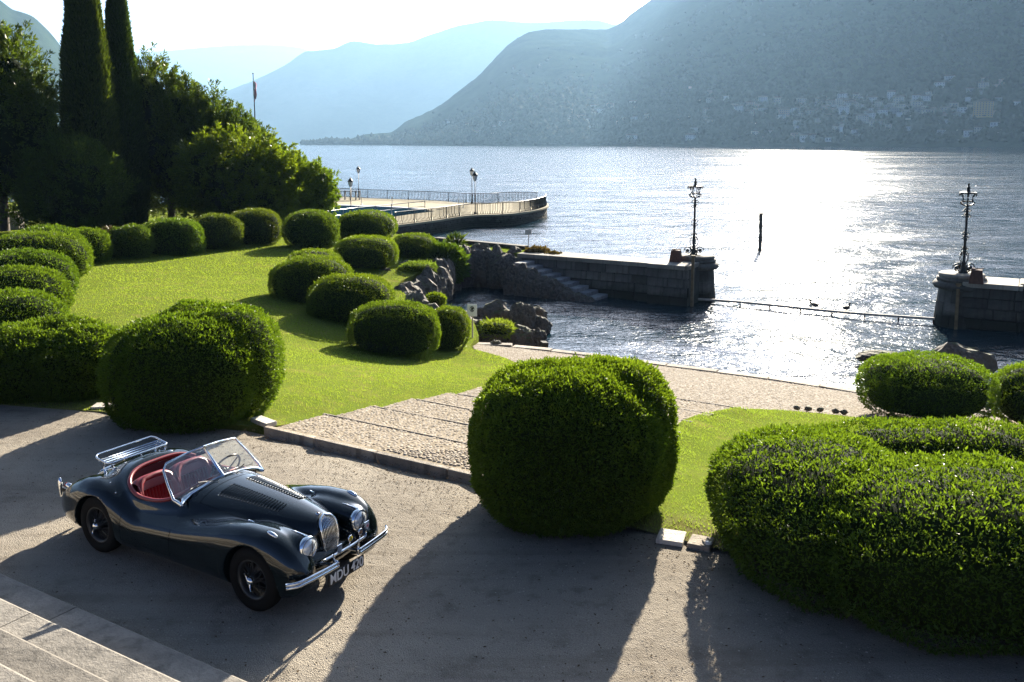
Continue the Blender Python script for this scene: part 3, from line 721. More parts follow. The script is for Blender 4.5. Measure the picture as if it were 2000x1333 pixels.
def cluster(n, cu, cv, su, sv, place, wr=(8, 16)):
    for _ in range(n):
        for _t in range(30):
            u, v = rh.gauss(cu, su), rh.gauss(cv, sv)
            if v < 278 and 870 < u < 1995 and all(abs(u-a)*.9+abs(v-b)*1.5 > 13 for a, b in spots): break
        else: continue
        spots.append((u, v)); wpx = rh.uniform(*wr); wi = rh.choice((0, 0, 1, 1, 3, 4)); far_houses.append((place, wi, u, house(u, v, wpx, wpx*rh.uniform(.5, .75), wi, GEN, rh.choice(('gable', 'gable', 'hip')), win=wpx > 10)))
cluster(18, 1440, 214, 45, 14, 'left end of the far village'); cluster(26, 1590, 214, 50, 11, 'middle of the far village', (9, 19)); cluster(22, 1720, 212, 50, 10, 'right middle of the far village', (9, 20))
cluster(16, 1830, 215, 45, 13, 'right end of the far village'); cluster(10, 1930, 190, 35, 20, 'slope at the right picture edge')
cluster(12, 1210, 222, 45, 14, 'hamlet left of the village', (7, 14)); cluster(8, 1170, 240, 80, 12, 'woods below the hamlet', (7, 13)); cluster(8, 920, 245, 45, 10, 'far wooded spit', (6, 12))
cluster(9, 1640, 255, 110, 12, 'trees below the village', (9, 16)); cluster(7, 1900, 255, 50, 12, 'shore at the far right', (8, 14)); cluster(6, 1480, 262, 150, 8, 'far waterline', (8, 15)); cluster(4, 1430, 185, 60, 12, 'wood above the village', (6, 10))
ORD = 'first second third fourth fifth sixth seventh eighth ninth tenth eleventh twelfth thirteenth fourteenth fifteenth sixteenth seventeenth eighteenth nineteenth twentieth'.split()
count = {}
for place, wi, u, e in sorted(far_houses, key=lambda q: q[2]):
    n = count[(place, wi)] = count.get((place, wi), -1)+1; c = ('white', 'cream', 'ochre', 'rose', 'grey')[wi]
    e['label'] = 'small %s house, %s %s one from the left, %s' % (c, ORD[n], c, place)
# ------------------------------------------------------------------ the wood on the far slope: trees beyond counting
def far_wood():
    n = 10000; a = RNG.uniform(R(-13.4), R(32), n); f = RNG.beta(1.0, 6.5, n)
    ok = f < .98; a, f = a[ok], f[ok]; d = M1_S(a)+(M1_D(a)-M1_S(a))*f+4
    z = hill_height(a, d, M1_R, M1_S, M1_D, .10, 21, .95); n = len(a); x, y = d*np.sin(a), d*np.cos(a)
    r_ = RNG.uniform(3, 7.5, n); h = r_*RNG.uniform(1.2, 2.6, n)
    k = 5; an = np.arange(k)*2*np.pi/k; V = np.empty((n, 2*k+1, 3)); ro = RNG.uniform(0, 6, n)[:, None]
    for q, (rr, zz) in enumerate(((.75, .15), (1.0, .5))):
        rj = r_[:, None]*rr*RNG.uniform(.75, 1.2, (n, k))
        V[:, q*k:(q+1)*k, 0] = x[:, None]+rj*np.cos(an+ro); V[:, q*k:(q+1)*k, 1] = y[:, None]+rj*np.sin(an+ro); V[:, q*k:(q+1)*k, 2] = (z+h*zz)[:, None]
    V[:, 2*k] = np.c_[x, y, z+h]
    f_ = [(i, (i+1) % k, k+(i+1) % k) for i in range(k)]+[(i, k+(i+1) % k, k+i) for i in range(k)]+[(k+i, k+(i+1) % k, 2*k) for i in range(k)]
    F = (np.arange(n)[:, None, None]*(2*k+1)+np.array(f_)).reshape(-1, 3)
    link('far_wood', mesh_np('far_wood', V.reshape(-1, 3), F, True), M['hill_wood'], kind='stuff')
M['hill_wood'] = plain('far_tree', (.013, .022, .012), .95, spec=.05, var=.5, vscale=.05)
far_wood()
# ------------------------------------------------------------------ air
def haze_box():
    x0, x1, y0, y1, z0, z1 = -9200, 5200, -30, 18500, WATER-1.2, 1330
    b = MB(); b.box(((x0+x1)/2, (y0+y1)/2, (z0+z1)/2), (x1-x0, y1-y0, z1-z0))
    m, t, out = new_mat('haze'); p = N(t, 'ShaderNodeVolumePrincipled')
    p.inputs['Color'].default_value = (.40, .67, 1.0, 1); p.inputs['Density'].default_value = HAZE; p.inputs['Anisotropy'].default_value = .35
    t.links.new(p.outputs[0], out.inputs['Volume']); return b.build('haze', m, kind='stuff')
HAZE = .000066
haze_box()
# ------------------------------------------------------------------ foliage
def leaves(P, Nrm, L, W, spread=.75, fold=.25, curl=0.0, seed=0):
    """one folded diamond leaf (2 triangles) per point, pointing about outward"""
    r_ = np.random.default_rng(seed); n = len(P)
    D = Nrm+r_.normal(0, spread, (n, 3)); D /= np.linalg.norm(D, axis=1)[:, None]+1e-9
    Q = np.cross(D, r_.normal(0, 1, (n, 3))); Q /= np.linalg.norm(Q, axis=1)[:, None]+1e-9
    U = np.cross(D, Q)
    l_ = (L*(.6+.8*r_.random(n)))[:, None] if np.ndim(L) else L*(.6+.8*r_.random((n, 1)))
    w_ = l_*W/(np.mean(L))
    mid = P+D*l_*.45+U*l_*fold
    A = P; B = mid+Q*w_*.5-U*l_*fold*.3; C = P+D*l_; E = mid-Q*w_*.5-U*l_*fold*.3
    V = np.stack([A, B, C, E], 1).reshape(-1, 3); i = np.arange(n)*4
    F = np.stack([np.c_[i, i+1, i+2], np.c_[i, i+2, i+3]], 1).reshape(-1, 3)
    return V, F
def sphere_pts(n, rng):
    p = rng.normal(0, 1, (n, 3)); return p/np.linalg.norm(p, axis=1)[:, None]
def sup(d, e):
    """superellipsoid radius factor for unit directions"""
    return (np.abs(d[:, 0])**e+np.abs(d[:, 1])**e+np.abs(d[:, 2])**e)**(-1/e)
def lobe_surface(c, r, e, d, lump, seed, ls=2.2):
    k = sup(d, e); p = d*k[:, None]*np.array(r)
    n = fbm(p*ls+seed*3.1, 3, seed)*lump
    nr = np.sign(d)*np.abs(d)**(e-1)/np.array(r); nr /= np.linalg.norm(nr, axis=1)[:, None]
    return np.array(c)+p*(1+n)[:, None], nr
def bush(lobes, label, n, L, W, mat, lump=.05, seed=1, zmin=0.0, spread=.75, e=2.6, name='clipped_bush', group='clipped bushes round the lawn', loc=None, holes=.0, cat='bush', ls=2.2):
    """lobes: list of (centre, radii) relative to loc; leaf points inside another lobe are dropped"""
    rng = np.random.default_rng(seed); root = empty(name, loc, label, cat, group)
    area = np.array([(r[0]*r[1]+r[0]*r[2]+r[1]*r[2]) for _, r in lobes]); cnt = (n*area/area.sum()).astype(int)
    PP, NN = [], []; hb = MB()
    for k, ((c, r), m_) in enumerate(zip(lobes, cnt)):
        d = sphere_pts(m_, rng); p, nr = lobe_surface(c, r, e, d, lump, seed+k, ls)
        p = p-nr*rng.uniform(0, .06, (m_, 1))*min(r)
        keep = p[:, 2] > zmin+.02
        for q, (c2, r2) in enumerate(lobes):
            if q == k: continue
            u_ = np.abs((p-np.array(c2))/np.array(r2)); keep &= (u_**e).sum(1) > .80
        if holes > 0: keep &= vnoise(p*3.3+seed, seed+9) > -.86
        PP.append(p[keep]); NN.append(nr[keep])
        # solid dark hull added inside the leaves to block the light
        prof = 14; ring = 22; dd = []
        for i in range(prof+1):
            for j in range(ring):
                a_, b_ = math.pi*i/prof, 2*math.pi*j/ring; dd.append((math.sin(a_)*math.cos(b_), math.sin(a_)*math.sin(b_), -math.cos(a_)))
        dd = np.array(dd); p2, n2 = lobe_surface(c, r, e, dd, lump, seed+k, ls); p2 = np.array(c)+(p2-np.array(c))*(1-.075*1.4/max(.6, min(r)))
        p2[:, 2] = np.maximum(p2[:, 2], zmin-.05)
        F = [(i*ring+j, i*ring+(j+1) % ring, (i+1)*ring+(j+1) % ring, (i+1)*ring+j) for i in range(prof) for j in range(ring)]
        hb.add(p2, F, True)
    hb.build('shade_hull', M['core'], root)
    P = np.concatenate(PP); NN = np.concatenate(NN); NN = NN+np.array([0, 0, .25])
    cl = fbm(P*5.5, 3, seed+2); P = P+NN*(cl*.06)[:, None]; sp_ = rng.random(len(P)) < .04
    Lv = np.full(len(P), L); Lv[sp_] *= 1.5; P[sp_] += NN[sp_]*.02; V, F = leaves(P, NN, Lv, W, spread, seed=seed)
    V[:, 2] = np.maximum(V[:, 2], zmin)
    link('foliage', mesh_np('foliage', V, F), M[mat], root, 'stuff'); return root
def box_of(x0, x1, yt, yb, aspect=1.0, zg=None):
    """world centre, radii and height of a bush whose outline in the photograph is x0..x1, yt..yb"""
    u = (x0+x1)/2; p = at(u, yb, zg) if zg is not None else atl(u, yb)
    z = p[2]; rx = (x1-x0)/2*p[1]/FPX*1.02
    for _ in range(3):
        yc = p[1]+rx*aspect*.92; rx = (x1-x0)/2*(yc/(CP))/FPX*.99
    x = xat(u, yb, yc); ztop = height_at(u, yt, yc+rx*aspect*.15)
    return x, yc, z, rx, rx*aspect, max(.5, ztop-z)
def simple(x0, x1, yt, yb, label, n, L, mat='box', seed=1, aspect=1.0, lobes=None, zg=None, e=2.25, lump=.06, **kw):
    x, y, z, rx, ry, h = box_of(x0, x1, yt, yb, aspect, zg)
    q = random.Random(seed*7); a1, a2 = q.uniform(0, 6.28), q.uniform(0, 6.28)
    lb = lobes or [((0, 0, .45), (.95, .97, .545)), ((.28*math.cos(a1), .25*math.sin(a1), .44), (.76, .76, .53)), ((.30*math.cos(a2), .28*math.sin(a2), .40), (.74, .74, .50))]
    LB = [((c[0]*rx, c[1]*ry, c[2]*h), (r[0]*rx, r[1]*ry, r[2]*h)) for c, r in lb]
    return bush(LB, label, n, L, L*.42, mat, lump, seed, 0.0, e=e, loc=(x, y, z), **kw)
# the three great bushes on the terrace edge
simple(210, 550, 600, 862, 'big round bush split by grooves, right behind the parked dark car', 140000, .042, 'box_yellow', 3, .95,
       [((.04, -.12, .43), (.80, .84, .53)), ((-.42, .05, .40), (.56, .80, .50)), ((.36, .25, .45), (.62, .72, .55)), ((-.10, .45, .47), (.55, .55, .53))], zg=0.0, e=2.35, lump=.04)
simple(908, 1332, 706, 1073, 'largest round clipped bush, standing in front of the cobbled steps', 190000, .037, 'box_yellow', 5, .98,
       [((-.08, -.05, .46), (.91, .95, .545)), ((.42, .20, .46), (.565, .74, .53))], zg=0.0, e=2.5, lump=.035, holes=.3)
x, y, z = 5.08, 9.85, 0
bush([((-1.45, .0, .60), (1.22, 1.6, .74)), ((-.3, -1.0, .62), (1.7, 1.3, .77)), ((1.6, -1.4, .64), (1.9, 1.4, .79)), ((.5, 1.35, .50), (1.9, .75, .66)), ((2.9, .5, .60), (1.3, 1.6, .76)), ((-1.0, 1.25, .46), (1.1, .9, .60)), ((.5, .1, .3), (1.2, 1.0, .48))],
     'huge dark hedge like bush with sunken top filling the lower right corner', 240000, .043, .019, 'box', .09, 8, 0.0, e=2.6, loc=(x, y, z), spread=.85, ls=1.6)
simple(1680, 1936, 694, 838, 'round bush on the quay side with a grey notched rock just beyond it', 50400, .048, 'box_yellow', 9, .9, zg=float(atp(1808, 842)[2])-.12, e=2.6)
simple(1932, 2110, 708, 852, 'round bush cut off by the right edge of the view, beside its twin', 31200, .048, 'box_yellow', 10, .9, zg=float(atp(2020, 856)[2])-.12)
# bushes between the lawn and the rocks
simple(830, 921, 598, 690, 'small dark bush grown into its long neighbour, next to the white sign', 19200, .052, 'box', 21, .95)
simple(675, 862, 590, 700, 'long low bush like a loaf, foremost of the row along the rocks', 40800, .052, 'box', 22, .62, e=2.7)
simple(606, 774, 535, 642, 'plump bush right behind the loaf shaped one, above the dark rock', 36000, .054, 'box', 23, .85, e=2.4)
simple(530, 694, 499, 599, 'rounded bush with flat bright top, left end of the middle row', 33600, .056, 'box', 24, .85, e=2.4)
simple(563, 668, 487, 540, 'bush almost hidden, only its top shows behind the flat topped one', 10800, .065, 'box_yellow', 25, .9)
simple(655, 782, 460, 531, 'smooth bright yellow green dome in the middle of the cluster', 28800, .060, 'box_yellow', 26, .9, e=2.4)
simple(765, 856, 456, 508, 'small round bush closest to the water, near the leafy rocks', 15600, .065, 'box', 27, .9)
simple(657, 779, 411, 473, 'dome shaped bush in front of the jetty railing', 21600, .074, 'box', 28, .9, e=2.3)
simple(552, 662, 410, 488, 'nearly spherical bush under the tall hedge tip, by the swimming terrace', 21600, .074, 'box', 29, .95)
# bushes on the far and left side
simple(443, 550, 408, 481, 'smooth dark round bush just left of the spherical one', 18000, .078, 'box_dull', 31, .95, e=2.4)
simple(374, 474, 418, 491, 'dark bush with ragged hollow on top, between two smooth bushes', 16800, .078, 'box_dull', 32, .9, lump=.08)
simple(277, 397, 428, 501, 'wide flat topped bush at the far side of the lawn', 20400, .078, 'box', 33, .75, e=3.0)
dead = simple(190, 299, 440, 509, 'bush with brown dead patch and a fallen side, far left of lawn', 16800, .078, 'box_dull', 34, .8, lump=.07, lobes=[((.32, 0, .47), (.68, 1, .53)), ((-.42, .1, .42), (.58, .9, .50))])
simple(118, 216, 446, 519, 'bush tucked in the far left corner of the lawn, half covered', 15600, .078, 'box', 35, .9)
simple(20, 172, 440, 545, 'pale topped bush behind the left row, by the trees', 18000, .074, 'box', 36, .9)
simple(-40, 172, 452, 562, 'broad smooth dome, third in the left row from the far corner', 28800, .070, 'box', 37, .8)
simple(-50, 150, 487, 604, 'sagging bush with wavy rim in the left row', 28800, .065, 'box', 38, .8, lump=.08)
simple(-70, 140, 520, 648, 'bush at the left lawn edge with light grey green top', 31200, .063, 'box', 39, .8)
simple(-80, 138, 566, 700, 'left row bush directly behind the loose overgrown one', 31200, .060, 'box', 40, .8)
simple(-60, 262, 626, 798, 'loose overgrown bush at the left edge of the gravel', 96000, .056, 'box', 41, .75,
       [((-.3, -.1, .42), (.70, .85, .55)), ((.35, .05, .40), (.65, .85, .52)), ((0, .4, .45), (.7, .6, .55))], zg=0.0, lump=.09, spread=1.0)

# the dead brown side of one bush
dead_src = [c for c in dead.children if c.name.startswith('foliage')][0]
dead_co = np.empty(len(dead_src.data.vertices)*3, np.float32); dead_src.data.vertices.foreach_get('co', dead_co); dead_co = dead_co.reshape(-1, 4, 3)
dead_pick = (dead_co[:, 0, 0] < -.45) & (fbm(dead_co[:, 0]*1.6, 2, 3) > -.25)
dead_v = dead_co[dead_pick].reshape(-1, 3)*1.01; dead_i = np.arange(len(dead_v)//4)*4
link('dead_foliage', mesh_np('dead_foliage', dead_v, np.stack([np.c_[dead_i, dead_i+1, dead_i+2], np.c_[dead_i, dead_i+2, dead_i+3]], 1).reshape(-1, 3)), M['dry'], dead, 'stuff')
# ------------------------------------------------------------------ trees
def trunk_obj(root, pts, r0, r1, name='trunk', n=9):
    k = len(pts); b = MB(); b.tube(pts, [r0+(r1-r0)*i/(k-1) for i in range(k)], n); return b.build(name, M['bark'], root)
def crown_tree(name, label, loc, clumps, n, L, W, mat, seed, trunk, spread=.8, flat=1.0, group=None, limbs=6, up=.3, cat='tree', inner=True):
    """clumps: (centre, radius triple); leaves lie in shells of many sub-clumps so that the outline is uneven"""
    rng = np.random.default_rng(seed); root = empty(name, loc, label, cat, group)
    trunk_obj(root, *trunk)
    cl = []
    for c, r, k in clumps:
        d = sphere_pts(k, rng); rad = rng.uniform(.55, 1.0, (k, 1))
        cl.append(np.c_[np.array(c)+d*rad*np.array(r), np.full(k, (r[0]*r[1]*r[2])**(1/3)*rng.uniform(.20, .36, k))])
    cl = np.concatenate(cl); cl = cl[cl[:, 2] > .2]
    per = max(6, n//len(cl)); idx = np.repeat(np.arange(len(cl)), per); d = sphere_pts(len(idx), rng); d[:, 2] *= flat
    rad = rng.random(len(idx))**.5
    P = cl[idx, :3]+d*(cl[idx, 3]*rad)[:, None]*np.array([1, 1, .8]); keep = P[:, 2] > .05; P, d = P[keep], d[keep]
    cc = np.array(clumps[0][0]); out = P-cc; out /= np.linalg.norm(out, axis=1)[:, None]+1e-6
    NN = d*.6+out*.5+np.array([0, 0, up]); V, F = leaves(P, NN, L, W, spread, seed=seed)
    link('crown', mesh_np('crown', V, F), M[mat], root, 'stuff')
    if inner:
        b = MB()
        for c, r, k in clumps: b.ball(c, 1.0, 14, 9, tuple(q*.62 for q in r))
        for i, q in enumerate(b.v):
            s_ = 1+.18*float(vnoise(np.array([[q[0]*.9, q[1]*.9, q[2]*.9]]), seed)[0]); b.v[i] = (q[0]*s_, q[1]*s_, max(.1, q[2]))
        b.build('crown_shade_hull', M['core'], root)  # dark solid balls added within the crown to stop light passing through
    top = trunk[0][-1]
    for i in range(limbs):
        q = cl[rng.integers(len(cl)), :3]; base = Vector(trunk[0][0]).lerp(Vector(top), .3+.6*i/limbs)
        b = MB(); mid = base.lerp(Vector(q), .5)+Vector((0, 0, .3)); b.tube([base, mid, q], [.09, .06, .02], 6); b.build('limb', M['bark'], root)
    return root
def spray_tree(name, label, loc, lobes, nspray, per, slen, L, W, mat, seed, trunk, group, upw=.8, rad=.3, cat='tree'):
    """a crown of many conical sprays that point out and up, so that the outline is tufted and the sky shows between"""
    rng = np.random.default_rng(seed); root = empty(name, loc, label, cat, group); trunk_obj(root, *trunk)
    ar = np.array([r[0]*r[1]+r[0]*r[2]+r[1]*r[2] for _, r in lobes]); B, D = [], []
    for k, ((c, r), m_) in enumerate(zip(lobes, (nspray*ar/ar.sum()).astype(int))):
        d = sphere_pts(m_, rng); c, r = np.array(c), np.array(r); rr = rng.uniform(.62, .98, (m_, 1))*(1+.16*fbm(d*2.2+seed, 3, seed+k))[:, None]
        p = c+d*r*rr; nr = d/r; nr /= np.linalg.norm(nr, axis=1)[:, None]; keep = p[:, 2] > .15
        for q, (c2, r2) in enumerate(lobes):
            if q != k: keep &= (((p-np.array(c2))/np.array(r2))**2).sum(1) > .45
        B.append(p[keep]); D.append((nr+rng.normal(0, .25, nr.shape)+np.array([0, 0, upw]))[keep])
    B, D = np.concatenate(B), np.concatenate(D); D /= np.linalg.norm(D, axis=1)[:, None]; n = len(B); sl = slen*rng.uniform(.5, 1.25, n)
    i = np.repeat(np.arange(n), per); u = rng.random(len(i))**.8; d, ll = D[i], sl[i]
    q = np.cross(d, rng.normal(0, 1, (len(i), 3))); q /= np.linalg.norm(q, axis=1)[:, None]+1e-9
    P = B[i]+d*(ll*(u-.35))[:, None]+q*(ll*rad*(1.05-u)*rng.random(len(i))**.5)[:, None]; NN = d*.9+q*.7
    k = P[:, 2] > .05; V, F = leaves(P[k], NN[k], L, W, .35, seed=seed); link('crown', mesh_np('crown', V, F), M[mat], root, 'stuff')
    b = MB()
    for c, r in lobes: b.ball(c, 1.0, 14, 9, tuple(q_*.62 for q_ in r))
    v_ = np.array(b.v); f_ = 1+.12*vnoise(v_*.9, seed); v_[:, :2] *= f_[:, None]; v_[:, 2] = np.maximum(v_[:, 2], .1); b.v = [tuple(q_) for q_ in v_]; b.build('crown_shade_hull', M['core'], root)  # added dark hull that keeps light out of the crown's inside
    top = Vector(trunk[0][-1])
    for j in range(7):
        q_ = Vector(B[rng.integers(n)]); base = Vector(trunk[0][0]).lerp(top, .3+.6*j/7); b = MB(); b.tube([base, base.lerp(q_, .5)+Vector((0, 0, .3)), q_], [.09, .06, .02], 6); b.build('limb', M['bark'], root)
    return root
def tree_at(u, v, z, x0, x1, yt):
    p = at(u, v, z); d = p[1]; return p, (x1-x0)/2*d/FPX, height_at(u, yt, d)-z
def cypress(u, v, z, w_, htop, label, seed, lean=0.0):
    p = at(u, v, z); d = p[1]; r_ = w_/2*d/FPX; rng = np.random.default_rng(seed)
    root = empty('cypress_tree', tuple(p), label, 'tree', 'cypress trees'); Hh = htop
    trunk_obj(root, [(0, 0, 0), (lean*.3, 0, Hh*.3), (lean, 0, Hh*.95)], .22, .04)
    n = 46000; zz = rng.random(n)**.95; an = rng.uniform(0, 2*np.pi, n)
    prof = np.interp(zz, [0, .1, .3, .5, .65, .8, .93, 1], [.70, .95, 1.0, .84, .62, .42, .22, .02])
    fl = 1+.13*vnoise(np.c_[np.cos(an)*3.2, np.sin(an)*3.2, zz*Hh*.22], seed)+.10*vnoise(np.c_[np.cos(an)*9, np.sin(an)*9, zz*Hh*1.0], seed+1)
    rr = r_*prof*fl*(1-.22*rng.random(n)**2)
    P = np.c_[rr*np.cos(an)+lean*zz, rr*np.sin(an), zz*Hh+.1]; NN = np.c_[np.cos(an)*.55, np.sin(an)*.55, np.full(n, .95)]
    V, F = leaves(P, NN, .25, .065, .28, seed=seed); link('crown', mesh_np('crown', V, F), M['cypress'], root, 'stuff')
    b = MB(); prof_ = [(r_*.78*q, zq*Hh*.985) for zq, q in ((.01, .7), (.1, .95), (.3, 1.0), (.5, .84), (.65, .62), (.8, .42), (.93, .2), (1, .01))]; b.lathe(prof_, 14)
    b.v = [(x+lean*z_/Hh, y, z_) for x, y, z_ in b.v]; b.build('crown_shade_hull', M['core'], root)  # added solid dark column inside the leaves, blocks light
cypress(188, 452, -.35, 96, 18.5, 'tall dark cypress column, left one of the pair', 61)
cypress(252, 446, -.40, 76, 16.0, 'tall slender cypress, right one of the pair behind the bushes', 62)
def big_tree(name, label, u, v, z, x0, x1, yt, clf, nspray, per, slen, L, W, mat, seed, group, **kw):
    p, r_, h = tree_at(u, v, z, x0, x1, yt)
    lb = [((c[0]*r_, c[1]*r_, c[2]*h), (q[0]*r_, q[1]*r_, q[2]*h)) for c, q in clf]
    return spray_tree(name, label, tuple(p), lb, nspray, per, slen, L, W, mat, seed, ([(0, 0, -.2), (.1, 0, h*.25), (.15, .1, h*.6)], .28, .08), group, **kw)
G1, G2 = 'dark trees beyond the lawn', 'laurel trees by the swimming terrace'
big_tree('yew_tree', 'dark feathery evergreen tree at the left edge, left of the cypresses', 10, 455, -.3, -130, 132, 12, [((0, 0, .42), (.95, .8, .42)), ((-.35, .1, .70), (.60, .5, .27)), ((.22, 0, .62), (.55, .5, .27)), ((.60, 0, .36), (.45, .5, .34))], 900, 70, 1.5, .24, .055, 'yew', 71, G1)
big_tree('yew_tree', 'low dark evergreen filling the gap below the two cypresses', 150, 462, -.3, 50, 250, 262, [((0, 0, .45), (1, .6, .5)), ((-.4, 0, .4), (.6, .5, .5))], 420, 60, 1.2, .22, .05, 'yew', 72, G1)
big_tree('yew_tree', 'broad dark evergreen with tufted spiky top, right of the cypresses', 335, 440, -.45, 228, 440, 108, [((0, 0, .42), (.95, .7, .42)), ((-.30, .0, .72), (.52, .45, .26)), ((.22, 0, .58), (.52, .5, .28)), ((.58, 0, .42), (.42, .5, .36)), ((-.6, 0, .35), (.42, .5, .32))], 950, 70, 1.45, .24, .055, 'yew', 73, G1, upw=1.1, rad=.26)
big_tree('yew_tree', 'mid sized evergreen sloping down towards the flagpole', 440, 440, -.5, 356, 528, 178, [((0, 0, .45), (1, .7, .45)), ((-.35, 0, .72), (.5, .5, .27)), ((.45, 0, .5), (.5, .5, .35))], 640, 64, 1.25, .22, .055, 'yew', 74, G1, upw=1.0)
big_tree('laurel_tree', 'bright green broadleaf hedge tree in front of the evergreens', 470, 452, -.5, 345, 592, 262, [((0, 0, .48), (1.0, .6, .52)), ((-.45, -.1, .58), (.5, .5, .38)), ((.4, 0, .42), (.5, .5, .42))], 900, 60, .95, .20, .085, 'laurel', 75, G2, upw=.5, rad=.42)
big_tree('laurel_tree', 'bright broadleaf tree closing the gap between the two other laurels', 545, 448, -.5, 480, 622, 284, [((0, 0, .48), (1, .6, .5)), ((.3, -.1, .45), (.6, .5, .42))], 460, 52, .85, .19, .085, 'laurel', 77, G2, upw=.5, rad=.42)
big_tree('laurel_tree', 'bright broadleaf tree at the tip of the hedge, right against the water', 597, 446, -.55, 534, 657, 312, [((0, 0, .48), (.95, .7, .50)), ((.25, 0, .5), (.7, .6, .45)), ((-.2, 0, .65), (.6, .5, .34))], 480, 56, .85, .18, .08, 'laurel', 76, G2, upw=.5, rad=.42)
def smooth_line(P, n):
    P = np.array(P); d = np.r_[0, np.cumsum(np.linalg.norm(np.diff(P, axis=0), axis=1))]; fx, fy = pchip(d, P[:, 0]), pchip(d, P[:, 1]); t = np.linspace(0, d[-1], n); return np.c_[fx(t), fy(t)], d[-1]
# ------------------------------------------------------------------ rocks
def rock_mesh(seed, r, sub=4, amp=.32):
    bm = bmesh.new(); bmesh.ops.create_icosphere(bm, subdivisions=sub, radius=1)
    V = np.array([v.co for v in bm.verts]); F = np.array([[v.index for v in f.verts] for f in bm.faces]); bm.free()
    n = fbm(V*1.2+seed*7.7, 3, seed); rid = 1-np.abs(fbm(V*2.6+seed*3.3, 4, seed+4)); fine = fbm(V*6+seed, 3, seed+8)
    V = V*(1+amp*1.15*n+amp*.85*(rid-.75)+.17*fine)[:, None]
    V *= np.array(r); return mesh_np('rock', V, F, False)
def rock(u0, u1, v0, v1, zb, label, seed, group='rocks along the basin', ry=.8, m='rock', amp=.32, sub=3):
    p = at((u0+u1)/2, v1, zb); d = p[1]+.3; rx = (u1-u0)/2*d/FPX*1.05; h = height_at(0, v0, d)-zb
    o = link('rock', rock_mesh(seed, (rx*1.05, max(rx, h*.35)*ry, h*.60), sub, amp), M[m]); o.location = (p[0], d+rx*ry*.6, zb+h*.45); o.rotation_euler = (0, 0, random.uniform(-.25, .25))
    return tag(o, label, 'rock', group)
rk = [(733, 762, 524, 548, -1.3, 'small grey stone peeking over the plump bush', 1), (764, 826, 518, 592, -2.6, 'big craggy rock with jagged edge at the left end of the basin', 2), (824, 860, 532, 580, -2.6, 'dark narrow rock between the craggy one and the leafy plant', 3),
      (838, 896, 512, 575, -2.6, 'shadowed rock under the leafy plant', 4), (864, 890, 483, 520, -1.6, 'small rock knob standing behind the leafy plant', 5), (893, 924, 487, 568, -2.6, 'tall grey rock slab right of the leafy plant', 6),
      (916, 960, 478, 535, -1.9, 'highest pointed rock of the basin edge', 7), (922, 960, 515, 565, -2.6, 'rough rock at the water under the highest point', 8), (956, 986, 486, 566, -2.6, 'upright brown rock pillar in the basin edge', 9),
      (984, 1024, 488, 566, -2.6, 'grey rock pillar right next to the water stairs', 10), (1020, 1068, 534, 574, -2.7, 'low dark rock below the water stairs', 11), (815, 843, 585, 602, -2.3, 'flat grey stone showing above the loaf shaped bush', 12)]
for q in rk: rock(*q[:5], q[5], q[6], sub=3)
isl = [(929, 998, 600, 650, -2.6, 'rounded dark rock of the islet beside the white sign', 21), (998, 1048, 600, 662, -2.6, 'tallest brown boulder of the islet in the basin', 22), (1034, 1068, 602, 632, -2.2, 'knob of rock leaning out on the right of the tallest boulder', 23),
       (1040, 1074, 624, 660, -2.6, 'grey rock overhanging the water at the islet right side', 24), (942, 988, 644, 684, -2.5, 'grey pitted rock at the front left of the islet', 25), (984, 1046, 644, 690, -2.7, 'broad rock with pale worn top at the front of the islet', 26),
       (1036, 1070, 650, 690, -2.7, 'dark undercut rock at the right foot of the islet', 27), (956, 980, 667, 682, -2.1, 'little pale stone at the edge of the quay', 28), (924, 946, 630, 662, -2.2, 'dark stone at the foot of the white sign', 29), (900, 928, 610, 628, -2.4, 'dark stone in the water behind the small bush', 30)]
for q in isl: rock(*q[:5], q[5], q[6], 'rocks of the islet', sub=4, amp=.38)
p = at(1062, 689, -2.35); b = MB(); b.box((0, 0, 0), (.24, .3, .42), 0, .02); o = b.build('mooring_block', M['masonry_dark']); o.location = (p[0], p[1]+.1, -2.2); o.rotation_euler = (.05, .08, .3); tag(o, 'square dark stone block at the water line of the quay', 'block')
rock(1842, 1945, 678, 760, -2.4, 'long dark rock ridge behind the bush at the right edge', 41, 'rocks by the right bushes', .6)
rock(1690, 1770, 690, 712, -2.4, 'low dark rock just showing over the right bush', 42, 'rocks by the right bushes', .6)
for k, (u, v) in enumerate(((1556, 799), (1578, 801), (1602, 803), (1632, 806), (1648, 808))):
    p = atp(u, v); o = link('rock', rock_mesh(50+k, (.09, .07, .06), 2), M['rock']); o.location = (p[0], p[1], p[2]+.03); tag(o, ('leftmost','second','middle','fourth','rightmost')[k]+' of five small dark stones edging the right lawn at the quay', 'stone', 'small stones between lawn and quay')
# ------------------------------------------------------------------ leafy plants on the rocks
def leafy(u, v, z, r, h, n, L, label, seed, mat='fern', W=.45, name='leafy_plant', cat='plant', **kw):
    p = at(u, v, z); return bush([((0, 0, h*.45), (r, r*.8, h*.55))], label, n, L, L*W, mat, .15, seed, -.2, 1.0, name=name, group=None, loc=(p[0], p[1], z), cat=cat)
leafy(864, 545, -1.9, 1.0, 1.6, 3200, .26, 'big leaved plant hanging over the rocks at the water', 91)
leafy(816, 530, -1.0, .75, .35, 2600, .12, 'tuft of bright grass on top of the craggy rock', 92, 'grass', .15, 'grass_tuft', 'grass tuft')
leafy(850, 500, -.9, .6, .5, 1600, .14, 'sunlit ferny growth on the ledge above the leafy plant', 93, 'laurel')
leafy(850, 600, -1.8, .35, .5, 900, .12, 'small yellow green plant beside the flat grey stone', 94, 'laurel')
leafy(968, 655, -2.1, .6, .5, 1500, .12, 'green weeds between the rocks of the islet', 95, 'grass', .2)
